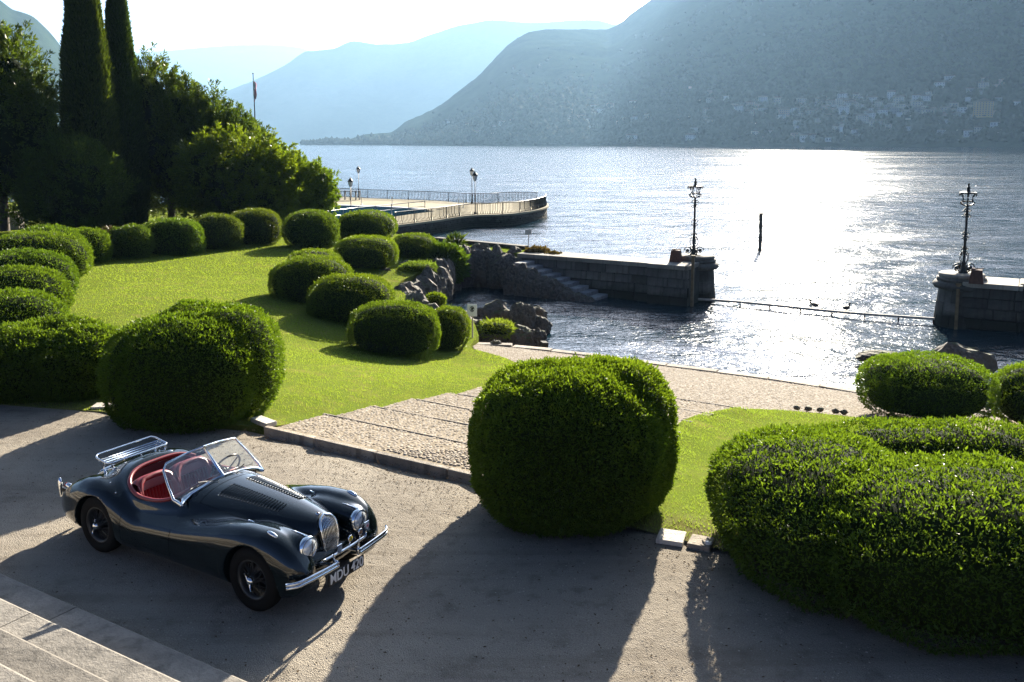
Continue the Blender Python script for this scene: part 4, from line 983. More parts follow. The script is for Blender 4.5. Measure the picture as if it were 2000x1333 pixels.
leafy(890, 492, -.8, .35, .7, 500, .30, 'spiky dark plant behind the rock knob', 96, 'yew', .12)
leafy(1050, 503, -.95, .55, .45, 1500, .14, 'dry brown creeper at the head of the water stairs', 97, 'dry')
leafy(1082, 522, -1.35, .5, .7, 1100, .14, 'dry hanging creeper on the wall beside the water stairs', 98, 'dry')
# ------------------------------------------------------------------ basin wall with its pier
DIR = np.array([SX, SY]); NOR = np.array([-SY, SX])     # along the wall to the right / away from the viewer
def block_wall(name, p0, length, ztop, zbot, thick, courses, blen, label, seed, mat='masonry', cop='coping', over=.06):
    """p0: left end of the front face"""
    rn = random.Random(seed); root = empty(name, (p0[0], p0[1], 0), label, 'wall', None, TH)
    b = MB(); b.box((length/2, thick/2+.06, (ztop+zbot)/2-.1), (length-.02, thick-.12, ztop-zbot-.2)); b.build('core', M['masonry_dark'], root)
    ch = (ztop-.2-zbot)/courses
    for c in range(courses):
        x = -rn.uniform(0, blen*.5)
        while x < length-.05:
            l_ = blen*rn.uniform(.75, 1.3); a, e = max(0, x), min(length, x+l_)
            if e-a > .12:
                b = MB(); pr = rn.uniform(-.015, .02); b.box((0, 0, 0), (e-a-.02, .16+pr, ch-.02), 0, .02)
                o = b.build('stone_block', M[mat], root); o.location = ((a+e)/2, .05-pr/2, zbot+ch*(c+.5))
            x += l_
    x = 0
    while x < length-.05:
        l_ = min(rn.uniform(1.4, 2.1), length-x); b = MB(); b.box((0, 0, 0), (l_-.012, thick+over, .2), 0, .025)
        o = b.build('coping_stone', M[cop], root); o.location = (x+l_/2, (thick-over)/2, ztop-.1); x += l_
    return root
pe = at(1272, 591, WATER)[:2]; LW = 7.2; pw = pe-DIR*LW
block_wall('basin_wall', pw, LW, -.66, -3.3, 1.6, 6, .95, 'long dark stone wall with pale coping between the water stairs and left lamp pier', 3)
pb = at(1268, 592, WATER)[:2]-NOR*.30
block_wall('pier_block', pb, 1.95, -.60, -3.3, 2.0, 6, .95, 'square stone block at the wall end, left of the round lamp pier', 4, over=.14)
def round_pier(c, zt, label, seed):
    root = empty('round_pier', (c[0], c[1], 0), label, 'pier', 'round lamp piers'); rn = random.Random(seed)
    # drum in ashlar courses
    for k in range(4):
        z0 = -3.1+k*.52; z1 = z0+.51; r0 = 1.02-.05*k; n = 9
        for j in range(n):
            a0, a1 = 2*math.pi*(j+.5*(k % 2))/n+.012, 2*math.pi*(j+1+.5*(k % 2))/n-.012; b = MB(); V = []; m_ = 4; pr = rn.uniform(-.012, .012)
            for z, r_ in ((z0, r0), (z1, r0-.045)):
                for q in range(m_+1):
                    a_ = a0+(a1-a0)*q/m_; V.append(((r_+pr)*math.cos(a_), (r_+pr)*math.sin(a_), z))
                for q in range(m_+1):
                    a_ = a1+(a0-a1)*q/m_; V.append((.55*math.cos(a_), .55*math.sin(a_), z))
            w_ = 2*(m_+1); F = [tuple(range(w_-1, -1, -1)), tuple(range(w_, 2*w_))]+[(i, (i+1) % w_, w_+(i+1) % w_, w_+i) for i in range(w_)]
            b.add(V, F); b.build('stone_block', M['masonry'], root)
    b = MB(); b.lathe([(.86, -1.03), (.98, -1.0), (1.06, -.90), (1.06, -.82), (.98, -.72), (.86, -.69)], 32); b.build('ring_moulding', M['masonry'], root)
    b = MB(); b.lathe([(.92, -.685), (.92, -.56), (.84, -.545)], 32); b.build('cornice', M['masonry'], root)
    b = MB(); b.lathe([(.82, -.543), (.86, -.50), (.86, zt-.03), (.80, zt)], 32); b.build('cap', M['coping'], root)
    return root
c1 = at(1366, 592, WATER)[:2]+np.array([0, .98]); ZT = -.38
round_pier(c1, ZT, 'round stone lamp pier at the end of the left basin wall', 5)
def iron_lamp(c, z, Hh, label, seed=1):
    root = empty('iron_lamp', (c[0], c[1], z), label, 'lamp post', 'ornate iron lamps on the piers')
    b = MB(); b.lathe([(.18, 0), (.18, .05), (.11, .10), (.075, .35), (.095, .40), (.06, .46), (.055, 1.3), (.075, 1.34), (.05, 1.4), (.045, Hh*.66), (.06, Hh*.68), (.03, Hh*.70), (.05, Hh*.745), (.02, Hh*.76)], 10); b.build('post', M['iron'], root)
    def scroll(r0, turns, n=22, s=1): return [(r0*(1-.72*i/(n-1))*math.cos(s*2*math.pi*turns*i/(n-1)), r0*(1-.72*i/(n-1))*math.sin(s*2*math.pi*turns*i/(n-1))) for i in range(n)]
    for k in range(4):
        a_ = k*math.pi/2+.15; ca, sa = math.cos(a_), math.sin(a_)
        b = MB(); b.tube([(ca*(.29+x), sa*(.29+x), .20+y_) for x, y_ in scroll(.20, 1.35)], .024, 6); b.ball((ca*.29, sa*.29, .20), .075, 8, 6)
        b.tube([(ca*(.1+.10*math.sin(t*3)), sa*(.1+.10*math.sin(t*3)), .38+.45*t) for t in np.linspace(0, 1, 10)], .014, 6); b.build('base_scroll', M['iron'], root)
        for zz, rr in ((.80, .10), (1.0, .07), (1.45, .07), (1.62, .08), (Hh*.64, .09), (Hh*.70, .085)):
            b = MB(); sg = 1 if k % 2 else -1; b.tube([(ca*(.045+rr*.6+x), sa*(.045+rr*.6+x), zz+y_*sg) for x, y_ in scroll(rr, 1.1, 14)], .016, 5); b.build('leaf_scroll', M['iron'], root)
    zl = Hh*.745
    for k in range(6):
        a_ = k*math.pi/3; ca, sa = math.cos(a_), math.sin(a_)
        pr = [(.03, 0), (.16, .03), (.27, .10), (.30, .14), (.22, .17), (.19, .26), (.21, .38), (.27, .48), (.34, .53), (.36, .50), (.33, .47)]
        b = MB(); b.tube([(ca*r_, sa*r_, zl+z_) for r_, z_ in pr], .027, 6); b.ball((ca*.34, sa*.34, zl+.43), .03, 6, 4); b.build('lantern_arm', M['iron'], root)
    b = MB(); b.tube([(.29*math.cos(a_), .29*math.sin(a_), zl+.52) for a_ in np.linspace(0, 2*math.pi, 24, endpoint=False)], .034, 6, closed=True); b.tube([(.20*math.cos(a_), .20*math.sin(a_), zl+.18) for a_ in np.linspace(0, 2*math.pi, 20, endpoint=False)], .022, 6, closed=True); b.build('lantern_ring', M['iron'], root)
    b = MB(); b.lathe([(.28, zl+.53), (.16, zl+.57), (.07, zl+.60), (.06, zl+.70), (.11, zl+.72), (.05, zl+.75), (.03, zl+.84), (.05, zl+.86), (.0, zl+.93)], 10, cap=False); b.build('finial', M['iron'], root)
    return root
iron_lamp(c1-np.array([.12, 0]), ZT, height_at(0, 350, c1[1])-ZT+.05, 'ornate black iron lamp on the left pier, in front of open water')
# right pier
c2 = at(1872, 643, WATER)[:2]+np.array([.5, .98])
round_pier(c2, ZT, 'round stone lamp pier at the right side of the harbour gap', 6)
iron_lamp(c2+np.array([.05, 0]), ZT, height_at(0, 360, c2[1])-ZT+.05, 'ornate black iron lamp on the right pier, near the right edge')
pr_ = at(1857, 641, WATER)[:2]+np.array([.35, 0])
block_wall('pier_block', pr_, 2.1, -.62, -3.3, 2.0, 6, .95, 'square stone block right of the right lamp pier', 7, 'masonry_dark', over=.14)
block_wall('basin_wall', pr_+DIR*1.98+NOR*.3, 9.0, -.58, -3.3, 1.6, 6, .95, 'dark stone wall running out of view behind the right lamp pier', 8, 'masonry_dark')
for c, lb in ((at(1322, 513, -.60), 'small rusty iron winch box on the left pier block'), (at(1888, 556, -.62)+np.array([.5, 0, 0]), 'dark rusty winch box on the right pier block')):
    e = empty('winch_box', (c[0], c[1]+.25, c[2]), lb, 'winch box', None, TH)
    b = MB(); b.box((0, 0, .27), (.52, .4, .54), taper=.72); b.build('housing', M['rust'], e)
    b = MB(); b.tube([(-.1, 0, .56), (.24, 0, .60)], .025, 6); b.box((-.12, 0, .57), (.10, .1, .06)); b.build('lever', M['rust'], e)
for u, v, vt, lb in ((1350, 600, 500, 'ochre guide pole fixed to the left pier at the barrier'), (1846, 640, 555, 'ochre guide pole fixed to the right pier at the barrier')):
    p = at(u, v, WATER-.0)+np.array([.35*(u > 1500), 0, 0]); b = MB(); h = height_at(0, vt, p[1])-WATER; b.box((0, 0, h/2-.3), (.12, .12, h+.6), 0, .01); b.box((0, 0, h), (.2, .1, .08)); o = b.build('guide_pole', M['ochre'] if 'ochre' in M else M.setdefault('ochre', plain('weathered_wood', (.16, .11, .055), .8, var=.4, vscale=5))); o.location = (p[0], p[1]-.15, WATER); o.rotation_euler = (0, 0, TH); tag(o, lb, 'pole', 'guide poles of the barrier')
# floating barrier
b0, b1 = at(1352, 584, WATER+.16), at(1846, 626, WATER+.16); bl = np.linalg.norm(b1-b0); e = empty('barrier', tuple(b0), 'long thin pipe barrier across the harbour gap just above the water', 'barrier', None, math.atan2(b1[1]-b0[1], b1[0]-b0[0]))
M['pipe'] = plain('pale_pipe', (.42, .36, .30), .6, var=.3, vscale=2)
b = MB(); b.tube([(x, 0, .03*math.sin(x*.7)) for x in np.linspace(0, bl, 30)], .055, 8); b.build('pipe', M['pipe'], e)
for x in np.arange(.9, bl, 1.32):
    b = MB(); b.tube([(x, 0, .02), (x, 0, -.30)], .03, 6); b.build('hanger', M['rust'], e)
# mooring pile
p = at(1484, 491, WATER); h = height_at(0, 417, p[1])-WATER; b = MB(); b.tube([(.012*math.sin(z*2), 0, z) for z in np.linspace(-1, h, 14)], [.115+.015*math.sin(i*2.1) for i in range(14)], 9); o = b.build('mooring_pile', plain('old_wood', (.16, .11, .08), .9, var=.5, vscale=6, bmp=.8, bscale=12, bdist=.03)); o.location = (p[0], p[1], WATER); tag(o, 'single weathered wooden pile standing in the glittering water', 'mooring pile')
# ducks on the water
for u, v, lb in ((1590, 598, 'left of two dark water birds swimming near the barrier'), (1653, 604, 'right of two dark water birds swimming near the barrier')):
    p = at(u, v, WATER); e = empty('duck', (p[0], p[1], WATER), lb, 'duck', 'water birds', random.uniform(0, 3)); b = MB()
    b.ball((0, 0, .05), .13, 10, 6, (1.5, .8, .7)); b.tube([(.13, 0, .08), (.18, 0, .16), (.19, 0, .22)], [.05, .035, .035], 7); b.ball((.21, 0, .24), .045, 8, 6, (1.2, .9, .9)); b.tube([(.24, 0, .235), (.30, 0, .225)], [.018, .008], 5); b.tube([(-.15, 0, .07), (-.26, 0, .12)], [.05, .01], 6); b.build('body', plain('duck_feather', (.04, .035, .03), .7), e)
# ------------------------------------------------------------------ stairs down to the water
ws = empty('water_stairs', (0, 0, 0), 'seven grey stone steps going down along the wall to the water', 'stairs')
q0 = pw+DIR*.75-NOR*.60
for i in range(9):
    c = q0+DIR*(.5*i); z = -.97-.165*i; b = MB(); b.box((0, 0, -.5), (.53, 1.15, 1.0), 0, .02); o = b.build('step_block', M['grey_step'] if 'grey_step' in M else M.setdefault('grey_step', stone_material('grey_step', (.27, .27, .265), .3, 2.0)), ws); o.location = (c[0], c[1], z); o.rotation_euler = (0, 0, TH)
pa, pz = at(846, 471, -.72)[:2], at(1024, 488.5, -.72)[:2]; pl2 = np.linalg.norm(pz-pa)
block_wall('parapet_wall', pa, pl2, -.52, -3.3, .45, 6, 1.1, 'low dark parapet wall on the lake side of the narrow grass strip', 12, 'masonry_dark', 'masonry_dark', .04).rotation_euler = (0, 0, math.atan2(*(pz-pa)[::-1]))
# rocks that hold the bank between lawn and basin, and the side of the water stairs
ORD2 = ORD+['twenty '+q for q in ORD[:9]]+['thirtieth']
_bank = [np.array(at(*q)[:2]) for q in ((925, 632, -1.7), (900, 614, -1.6), (850, 604, -1.45), (800, 588, -1.35), (770, 562, -1.15), (790, 547, -1.05), (838, 527, -.95), (870, 499, -.86), (915, 495, -.82), (960, 496, -.80), (1010, 500, -.80))]
_bk, _bl = smooth_line(_bank, 60); rb = random.Random(9)
for i in range(0, 60, 2):
    c = _bk[i]; r_ = rb.uniform(.55, .85); zt = float(lawn_z(*c))+rb.uniform(-.28, .12); tg = _bk[min(59, i+1)]-_bk[max(0, i-1)]; nn = np.array([tg[1], -tg[0]])/np.linalg.norm(tg)
    if (c+nn*1.5)[1] < 0: nn = -nn
    o = link('rock', rock_mesh(100+i, (r_, r_*.8, (zt+3.0)*.55), 3, .34), M['rock']); o.location = (c[0]+nn[0]*.25, c[1]+nn[1]*.25, (zt-3.0)/2+.1); o.rotation_euler = (0, 0, rb.uniform(0, 3)); tag(o, 'dark craggy bank rock, %s counted from the white sign towards the water stairs' % ORD2[i//2], 'rock', 'rocks along the basin')
for i in range(9):
    c = q0+DIR*(.5*i-.1)-NOR*rb.uniform(.85, 1.0); zt = -1.05-.165*i; r_ = rb.uniform(.42, .55)
    o = link('rock', rock_mesh(160+i, (r_, r_*.7, (zt+2.9)*.55+.12), 3, .3), M['rock']); o.location = (c[0], c[1], (zt-2.9)/2); tag(o, 'dark wet rock at the open side of the %s water step from the top' % ORD[i], 'rock', 'rocks beside the water stairs')
# ------------------------------------------------------------------ jetty of the swimming terrace
ZD = -1.42
near = [(560, 470), (690, 452), (771, 440.5), (850, 430.5), (931, 420), (965, 419), (1000, 417), (1030, 413), (1052, 408), (1066, 402)]
far = [(1066, 398), (1050, 395), (1020, 394), (985, 394.5), (945, 397), (912, 397), (860, 393.5), (790, 390.5), (723, 388), (655, 384), (520, 378)]
NE = [at(u, v, ZD)[:2] for u, v in near]; FE = [at(u, v, ZD)[:2] for u, v in far]
OUT, _ = smooth_line(NE+FE, 110)
M['deck'] = plain('jetty_deck', (.30, .265, .18), .9, spec=.1, var=.15, vscale=.6); M['pool'] = plain('pool_water', (.006, .022, .038), .8, spec=.0)
jet = bpy.data.objects.new('jetty', None); COL.objects.link(jet); tag(jet, 'curved stone bathing jetty with pale deck reaching into the lake', 'jetty')
b = MB(); b.prism([tuple(p) for p in OUT], -3.4, ZD-.16); b.build('wall', M['masonry_dark'], jet)
cen = OUT.mean(0); big = OUT+(OUT-cen)/np.linalg.norm(OUT-cen, axis=1)[:, None]*.28
b = MB(); b.prism([tuple(p) for p in big], ZD-.158, ZD); b.build('deck', M['deck'], jet)
# coursed stones of the jetty wall, too many to lift one by one
nb, ln_ = smooth_line(NE[1:]+FE[:2], 400); b = MB(); acc = np.r_[0, np.cumsum(np.linalg.norm(np.diff(nb, axis=0), axis=1))]
for c in range(7):
    x = random.uniform(0, .3); zc = -2.74+c*.172
    while x < ln_-.8:
        l_ = random.uniform(.35, .85); m_ = x+l_/2; i = min(len(nb)-2, int(np.searchsorted(acc, m_))); p = nb[i]; tg = nb[i+1]-nb[i]; tg = tg/np.linalg.norm(tg); nn = np.array([tg[1], -tg[0]]); q = p+nn*.02
        b.box((q[0], q[1], zc+.08), (l_-.03, .14+random.uniform(0, .08), .15), math.atan2(tg[1], tg[0])); x += l_
b.build('wall_stone', M['masonry_dark'], jet, 'stuff')
pl_ = [at(u, v, ZD)[:2] for u, v in ((540, 400), (655, 402.5), (760, 406), (832, 410.5), (850, 413), (800, 419), (730, 430), (690, 440), (560, 452))]
b = MB(); b.prism([tuple(p) for p in pl_], ZD+.002, ZD+.006); b.build('swimming_pool', M['pool'], jet)
b = MB()
for i in range(3): a_, c_ = pl_[i], pl_[i+1]; m_ = (a_+c_)/2; b.box((m_[0], m_[1], ZD+.06), (np.linalg.norm(c_-a_), .4, .11), math.atan2(*(c_-a_)[::-1]))
b.build('pool_edge', M['white'], jet)
def railing(P, label, sp=.165, h=1.0, belly=True, inward=1):
    L_, ln = smooth_line(P, 500); acc = np.r_[0, np.cumsum(np.linalg.norm(np.diff(L_, axis=0), axis=1))]; root = empty('railing', (0, 0, 0), label, 'railing', 'railings of the jetty')
    b = MB(); b.tube([(*p, ZD+h) for p in L_[::4]], .032, 6); b.build('top_rail', M['iron'], root)
    b = MB(); b.tube([(*p, ZD+.06) for p in L_[::4]], .022, 6); b.build('bottom_rail', M['iron'], root)
    bb = MB(); pr = [(0, h), (0, .45), (.02, .32), (.10, .20), (.09, .10), (0, .04)] if belly else [(0, h), (0, 0)]
    bb.tube([(0, -q, z) for q, z in pr], .028, 4); me = bb.mesh('baluster'); me.materials.append(M['iron'])
    pb_ = MB(); pb_.box((0, 0, h/2), (.06, .06, h)); mp = pb_.mesh('post'); mp.materials.append(M['iron'])
    n = int(ln/sp)
    for k in range(min(n, 298)):
        x = (k+.5)*sp; i = min(498, int(np.searchsorted(acc, x))); p, q = L_[i], L_[i+1]; post = k % 14 == 0
        o = bpy.data.objects.new('post' if post else 'baluster', mp if post else me); COL.objects.link(o); o.parent = root; o.location = (*p, ZD); o.rotation_euler = (0, 0, math.atan2(*(q-p)[::-1]))
    return root
k0 = 2
railing(NE[2:]+FE[:1], 'near black iron railing with bellied bars along the jetty edge')
railing(FE[1:6], 'black iron railing round the far side of the jetty head')
railing(FE[5:10], 'long far railing on the lake side behind the swimming pool', .2)
# thin rail of the pool
pr1 = [at(u, v, ZD)[:2] for u, v in ((640, 436), (700, 428), (765, 421), (830, 414))]
root = empty('pool_rail', (0, 0, 0), 'thin grey hand rail between the pool and the near railing', 'hand rail'); M['steel'] = plain('grey_steel', (.35, .36, .36), .4, .6)
b = MB(); b.tube([(*p, ZD+.95) for p in pr1], .035, 6); b.tube([(*p, ZD+.5) for p in pr1], .025, 6); b.build('rail', M['steel'], root)
for p in np.concatenate([np.linspace(pr1[i], pr1[i+1], 3)[:-1] for i in range(3)]+[[pr1[3]]]): b = MB(); b.tube([(*p, ZD), (*p, ZD+1.0)], .03, 6); b.build('post', M['steel'], root)
for k, (u, vt, vb) in enumerate(((706, 384, 401), (766, 384, 406), (830, 384, 409), (896, 388, 406), (905, 392, 406))):
    p = at(u, vb, ZD); b = MB(); b.tube([(0, 0, 0), (0, 0, height_at(0, vt, p[1])-ZD)], .03, 6); b.lathe([(.12, 0), (.12, .03), (.03, .05)], 8); o = b.build('deck_post', M['steel']); o.location = (p[0], p[1], ZD); tag(o, ('first', 'second', 'third', 'fourth', 'fifth')[k]+' thin steel post on the pool deck, counted from the hedge', 'post', 'thin posts on the pool deck')
e = empty('deck_table', tuple(at(683, 391, ZD)), 'dark bar table and chairs block at the far railing near the hedge tip', 'table'); b = MB(); b.box((0, 0, .98), (2.4, .7, .06)); b.build('top', M['iron'], e)
for x in (-1.1, -.5, .1, .7, 1.1): b = MB(); b.box((x, 0, .48), (.07, .6, .95)); b.build('leg', M['iron'], e)
p = at(658, 391, ZD); b = MB(); b.box((0, 0, .6), (.5, .5, 1.2), 0, .03); b.box((0, 0, 1.23), (.56, .56, .06), 0, .02); o = b.build('waste_bin', M['iron']); o.location = tuple(p); tag(o, 'dark square bin right at the hedge tip on the pool deck', 'bin')
# jetty lamps
M['glass_l'] = plain('lamp_glass', (.75, .78, .78), .1, spec=.6)
def jetty_lamp(u, vb, vt, label):
    p = at(u, vb, ZD); Hh = height_at(0, vt, p[1])-ZD; root = empty('street_lamp', tuple(p), label, 'lamp post', 'lamps on the jetty'); k = Hh/3.6
    b = MB(); b.lathe([(.12, 0), (.12, .15), (.06, .25), (.05, .9), (.07, .95), (.035, 1.0), (.03, Hh-.85*k)], 9); b.build('post', M['iron'], root)
    b = MB(); b.lathe([(.07*k, Hh-.85*k), (.15*k, Hh-.66*k), (.19*k, Hh-.40*k)], 8, cap=False); b.build('lantern_glass', M['glass_l'], root)
    for a_ in range(4): b = MB(); c_, s_ = math.cos(a_*math.pi/2), math.sin(a_*math.pi/2); b.tube([(c_*.075*k, s_*.075*k, Hh-.86*k), (c_*.155*k, s_*.155*k, Hh-.66*k), (c_*.2*k, s_*.2*k, Hh-.39*k)], .014, 4); b.build('lantern_bar', M['iron'], root)
    b = MB(); b.lathe([(.24*k, Hh-.41*k), (.24*k, Hh-.37*k), (.15*k, Hh-.22*k), (.06*k, Hh-.16*k), (.07*k, Hh-.1*k), (.02*k, Hh-.05*k), (.0, Hh)], 10, cap=False); b.build('lantern_cap', M['iron'], root)
jetty_lamp(686, 428, 346, 'black lamp post in front of the pool, nearest the hedge tip'); jetty_lamp(701, 386, 324, 'small far lamp post behind the pool by the left part of the far railing')
jetty_lamp(922, 398, 327, 'left and farther of the two lamp posts close together on the jetty'); jetty_lamp(928, 419, 334, 'right and nearer of the two lamp posts close together on the jetty')
# ------------------------------------------------------------------ flag, signs
d = 80; x = xat(499, 250, d); z1 = height_at(0, 145, d); e = empty('flag_pole', (x, d, -1), 'tall thin flag pole rising behind the hedge trees', 'flag pole')
b = MB(); b.tube([(0, 0, 0), (0, 0, (z1+1)*.5), (-.05, 0, z1+1)], [.07, .06, .035], 8); b.ball((-.05, 0, z1+1.05), .08, 8, 6); b.build('pole', plain('dark_pole', (.03, .035, .05), .5), e)
def flag_strip(k, m):
    V = []; F = []; n = 12
    for i in range(n+1):
        t = i/n; zz = z1+1-.35-1.65*t
        for j in range(4):
            f = (k*3+j)/9; V.append((-.06+.30*f*(.4+.6*math.sin(t*2.6+.5))-.05*math.sin(t*9+f*5), .12*math.sin(f*9+t*3), zz-.5*f))
    for i in range(n):
        for j in range(3): F.append((i*4+j, i*4+j+1, i*4+j+5, i*4+j+4))
    b = MB(); b.add(V, F, True); b.build('flag_stripe', m, e)
for k, c in enumerate(((.02, .22, .08), (.8, .8, .78), (.62, .03, .04))): flag_strip(k, plain('flag_cloth_%s' % ('green', 'white', 'red')[k], c, .8))
M['sign_grey'] = plain('sign_back', (.42, .42, .40), .6)
for u, vb, vt, w_, h_, lb, mk in ((923, 662, 594, .34, .42, 'white warning sign with black symbol on a thin post by the islet', True), (1032, 489, 449, .34, .26, 'small pale sign on a thin post on the grass strip by the lake', False)):
    zz = -1.8 if mk else -.72; p = at(u, vb, zz); Hh = height_at(0, vt, p[1])-zz; e = empty('warning_sign', tuple(p), lb, 'sign', None, -.25)
    b = MB(); b.tube([(0, 0, -.1), (0, 0, Hh-.03)], .022, 7); b.build('post', M['pipe'] if mk else M['sign_grey'], e)
    b = MB(); b.box((0, -.035, Hh-h_/2), (w_, .015, h_), 0, .004); b.build('plate', M['white'] if mk else M['sign_grey'], e)
    if mk:
        b = MB(); b.tube([(.07*math.cos(a_), -.045, Hh-.17+.09*math.sin(a_)) for a_ in np.linspace(0, 6.283, 18, endpoint=False)], .012, 5, closed=True); b.box((0, -.046, Hh-.17), (.06, .006, .12)); b.box((.02, -.046, Hh-.14), (.07, .006, .04)); b.build('symbol', M['iron'], e)
# small things by the dark trees
p = at(206, 442, -.2); b = MB(); b.box((0, 0, 1.25), (.5, .06, .35), 0, .01); b.tube([(0, .05, 0), (0, .05, 1.3)], .03, 6); o = b.build('notice_board', plain('notice_paint', (.45, .47, .55), .6)); o.location = (p[0], p[1], -.6); tag(o, 'small pale notice board in the shade under the right cypress', 'notice board')
p = at(33, 448, -.2); e = empty('stone_pillar', (p[0], p[1], -.8), 'pale stone pillar half hidden in the shade at far left', 'pillar'); b = MB(); b.box((0, 0, .75), (.6, .6, 1.5), 0, .02); b.build('shaft', M['slab'], e); b = MB(); b.box((0, 0, 1.56), (.75, .75, .12), 0, .02); b.build('cap', M['slab'], e)
# ------------------------------------------------------------------ the parked roadster
# car space: x forwards from the front axle, y to its left, z up
M['paint'] = plain('car_paint', (.0045, .0085, .0095), .18, 0, 1.0, .06)
M['chrome'] = plain('chrome', (.78, .80, .82), .07, 1.0)
M['leather'] = plain('red_leather', (.21, .018, .022), .38, bmp=.15, bscale=120, bdist=.002)
M['leather_dark'] = plain('red_carpet', (.06, .008, .010), .9)
M['rubber'] = plain('tyre_rubber', (.005, .005, .005), .85, spec=.2, bmp=.3, bscale=60)
M['seam'] = plain('panel_gap', (.002, .002, .002), .8, spec=.1)
M['wire'] = plain('wheel_paint', (.020, .022, .024), .35)
M['black'] = plain('black_enamel', (.008, .008, .008), .35)
def glass_thin(name, tint, refl=1.0):
    m, t, out = new_mat(name); a = N(t, 'ShaderNodeBsdfTransparent'); a.inputs[0].default_value = (*tint, 1)
    g = N(t, 'ShaderNodeBsdfGlossy'); g.inputs['Roughness'].default_value = .02; f = N(t, 'ShaderNodeFresnel'); f.inputs[0].default_value = 1.5
    mu = N(t, 'ShaderNodeMath', operation='MULTIPLY'); mu.inputs[1].default_value = refl; t.links.new(f.outputs[0], mu.inputs[0])
    d = N(t, 'ShaderNodeBsdfDiffuse'); d.inputs[0].default_value = (.6, .62, .62, 1); mm = N(t, 'ShaderNodeMixShader'); mm.inputs[0].default_value = .05
    t.links.new(a.outputs[0], mm.inputs[1]); t.links.new(d.outputs[0], mm.inputs[2])
    mx = N(t, 'ShaderNodeMixShader'); t.links.new(mu.outputs[0], mx.inputs[0]); t.links.new(mm.outputs[0], mx.inputs[1]); t.links.new(g.outputs[0], mx.inputs[2])
    t.links.new(mx.outputs[0], out.inputs[0]); return m
M['screen'] = glass_thin('windscreen_glass', (.86, .92, .92), 1.6)
M['lens'] = plain('headlamp_lens', (.70, .74, .76), .08, .35, 1.0)
def P_(xs, ys): return pchip(xs, ys)
_sx = [-3.60, -3.57, -3.49, -3.36, -3.19, -2.95, -2.7, -2.45, -2.2, -1.8, -1.3, -1.0, -.5, -.1, .15, .27, .34, .385, .41]
SP_W = P_(_sx, [.04, .17, .30, .41, .48, .54, .57, .60, .62, .63, .62, .58, .48, .385, .31, .265, .225, .17, .06])
SP_T = P_(_sx, [.38, .43, .52, .63, .74, .875, .965, 1.005, 1.02, 1.0, 1.0, .985, .953, .912, .877, .853, .828, .78, .62])
SP_B = P_(_sx, [.34, .30, .26, .22, .2, .2, .2, .2, .2, .2, .2, .2, .2, .2, .24, .28, .32, .38, .5])
_fx = [-2.6, -2.3, -1.9, -1.5, -1.1, -.7, -.4, -.1, .1, .28, .42, .51, .565, .605]
F_T = P_(_fx, [.46, .54, .605, .645, .70, .775, .832, .868, .872, .84, .77, .685, .59, .50])
F_B = P_(_fx, [.19, .18, .17, .17, .17, .17, .17, .17, .17, .18, .21, .25, .31, .41])
F_O = P_(_fx, [.66, .725, .750, .755, .760, .768, .776, .782, .782, .77, .745, .705, .645, .56])
F_A = P_(_fx, [.10, .16, .19, .20, .205, .205, .20, .20, .20, .20, .195, .175, .135, .05])
_rx = [-3.60, -3.55, -3.45, -3.36, -3.19, -3.03, -2.87, -2.7, -2.5, -2.3, -2.1, -1.9, -1.65]
R_T = P_(_rx, [.36, .44, .55, .62, .725, .80, .845, .862, .84, .775, .685, .60, .50])
R_B = P_(_rx, [.31, .28, .25, .23, .20, .18, .17, .17, .17, .17, .17, .17, .19])
R_O = P_(_rx, [.44, .52, .62, .67, .73, .76, .775, .78, .78, .775, .765, .745, .68])
R_A = P_(_rx, [.05, .12, .16, .18, .21, .225, .23, .23, .225, .215, .195, .17, .10])
N_X = [-.4, .1, .28, .40, .47, .50]
N_W = P_(N_X, [.62, .60, .56, .48, .36, .12]); N_T = P_(N_X, [.60, .62, .60, .55, .49, .42]); N_B = P_(N_X, [.2, .24, .28, .31, .34, .38])
H_X = [-.45, -.3, -.1, .17, .38, .46, .495, .505]
H_R = P_(H_X, [.03, .07, .105, .122, .122, .116, .10, .03]); H_Z = P_(H_X, [.66, .69, .715, .705, .692, .688, .687, .687])
CUT = P_([-3.1, -2.66, -2.52, -2.4, -2.25, -2.1, -1.93, -1.72, -1.5, -1.3, -1.15, -.6], [1.6, 1.12, 1.03, .945, .87, .81, .77, .80, .88, .965, 1.07, 1.5])
def sec(X, Y, Z, a, zt, zb, yc, n, x0, x1):
    zc, b = (zt+zb)/2, np.maximum((zt-zb)/2, .01); a = np.maximum(a, .01)
    r = ((np.abs(Y-yc)/a)**n+(np.abs(Z-zc)/b)**n)**(1/n)
    return np.maximum((r-1)*np.minimum(a, b), np.maximum(x0-X, X-x1))
def smin(a, b, k): h = np.clip(.5+.5*(b-a)/k, 0, 1); return b*(1-h)+a*h-k*h*(1-h)
def smax(a, b, k): return -smin(-a, -b, k)
def plan(X, Y, hx=.565, hy=.565, xc=-1.835, n=3.2): return (((np.abs(X-xc)/hx)**n+(np.abs(Y)/hy)**n)**(1/n)-1)*.55
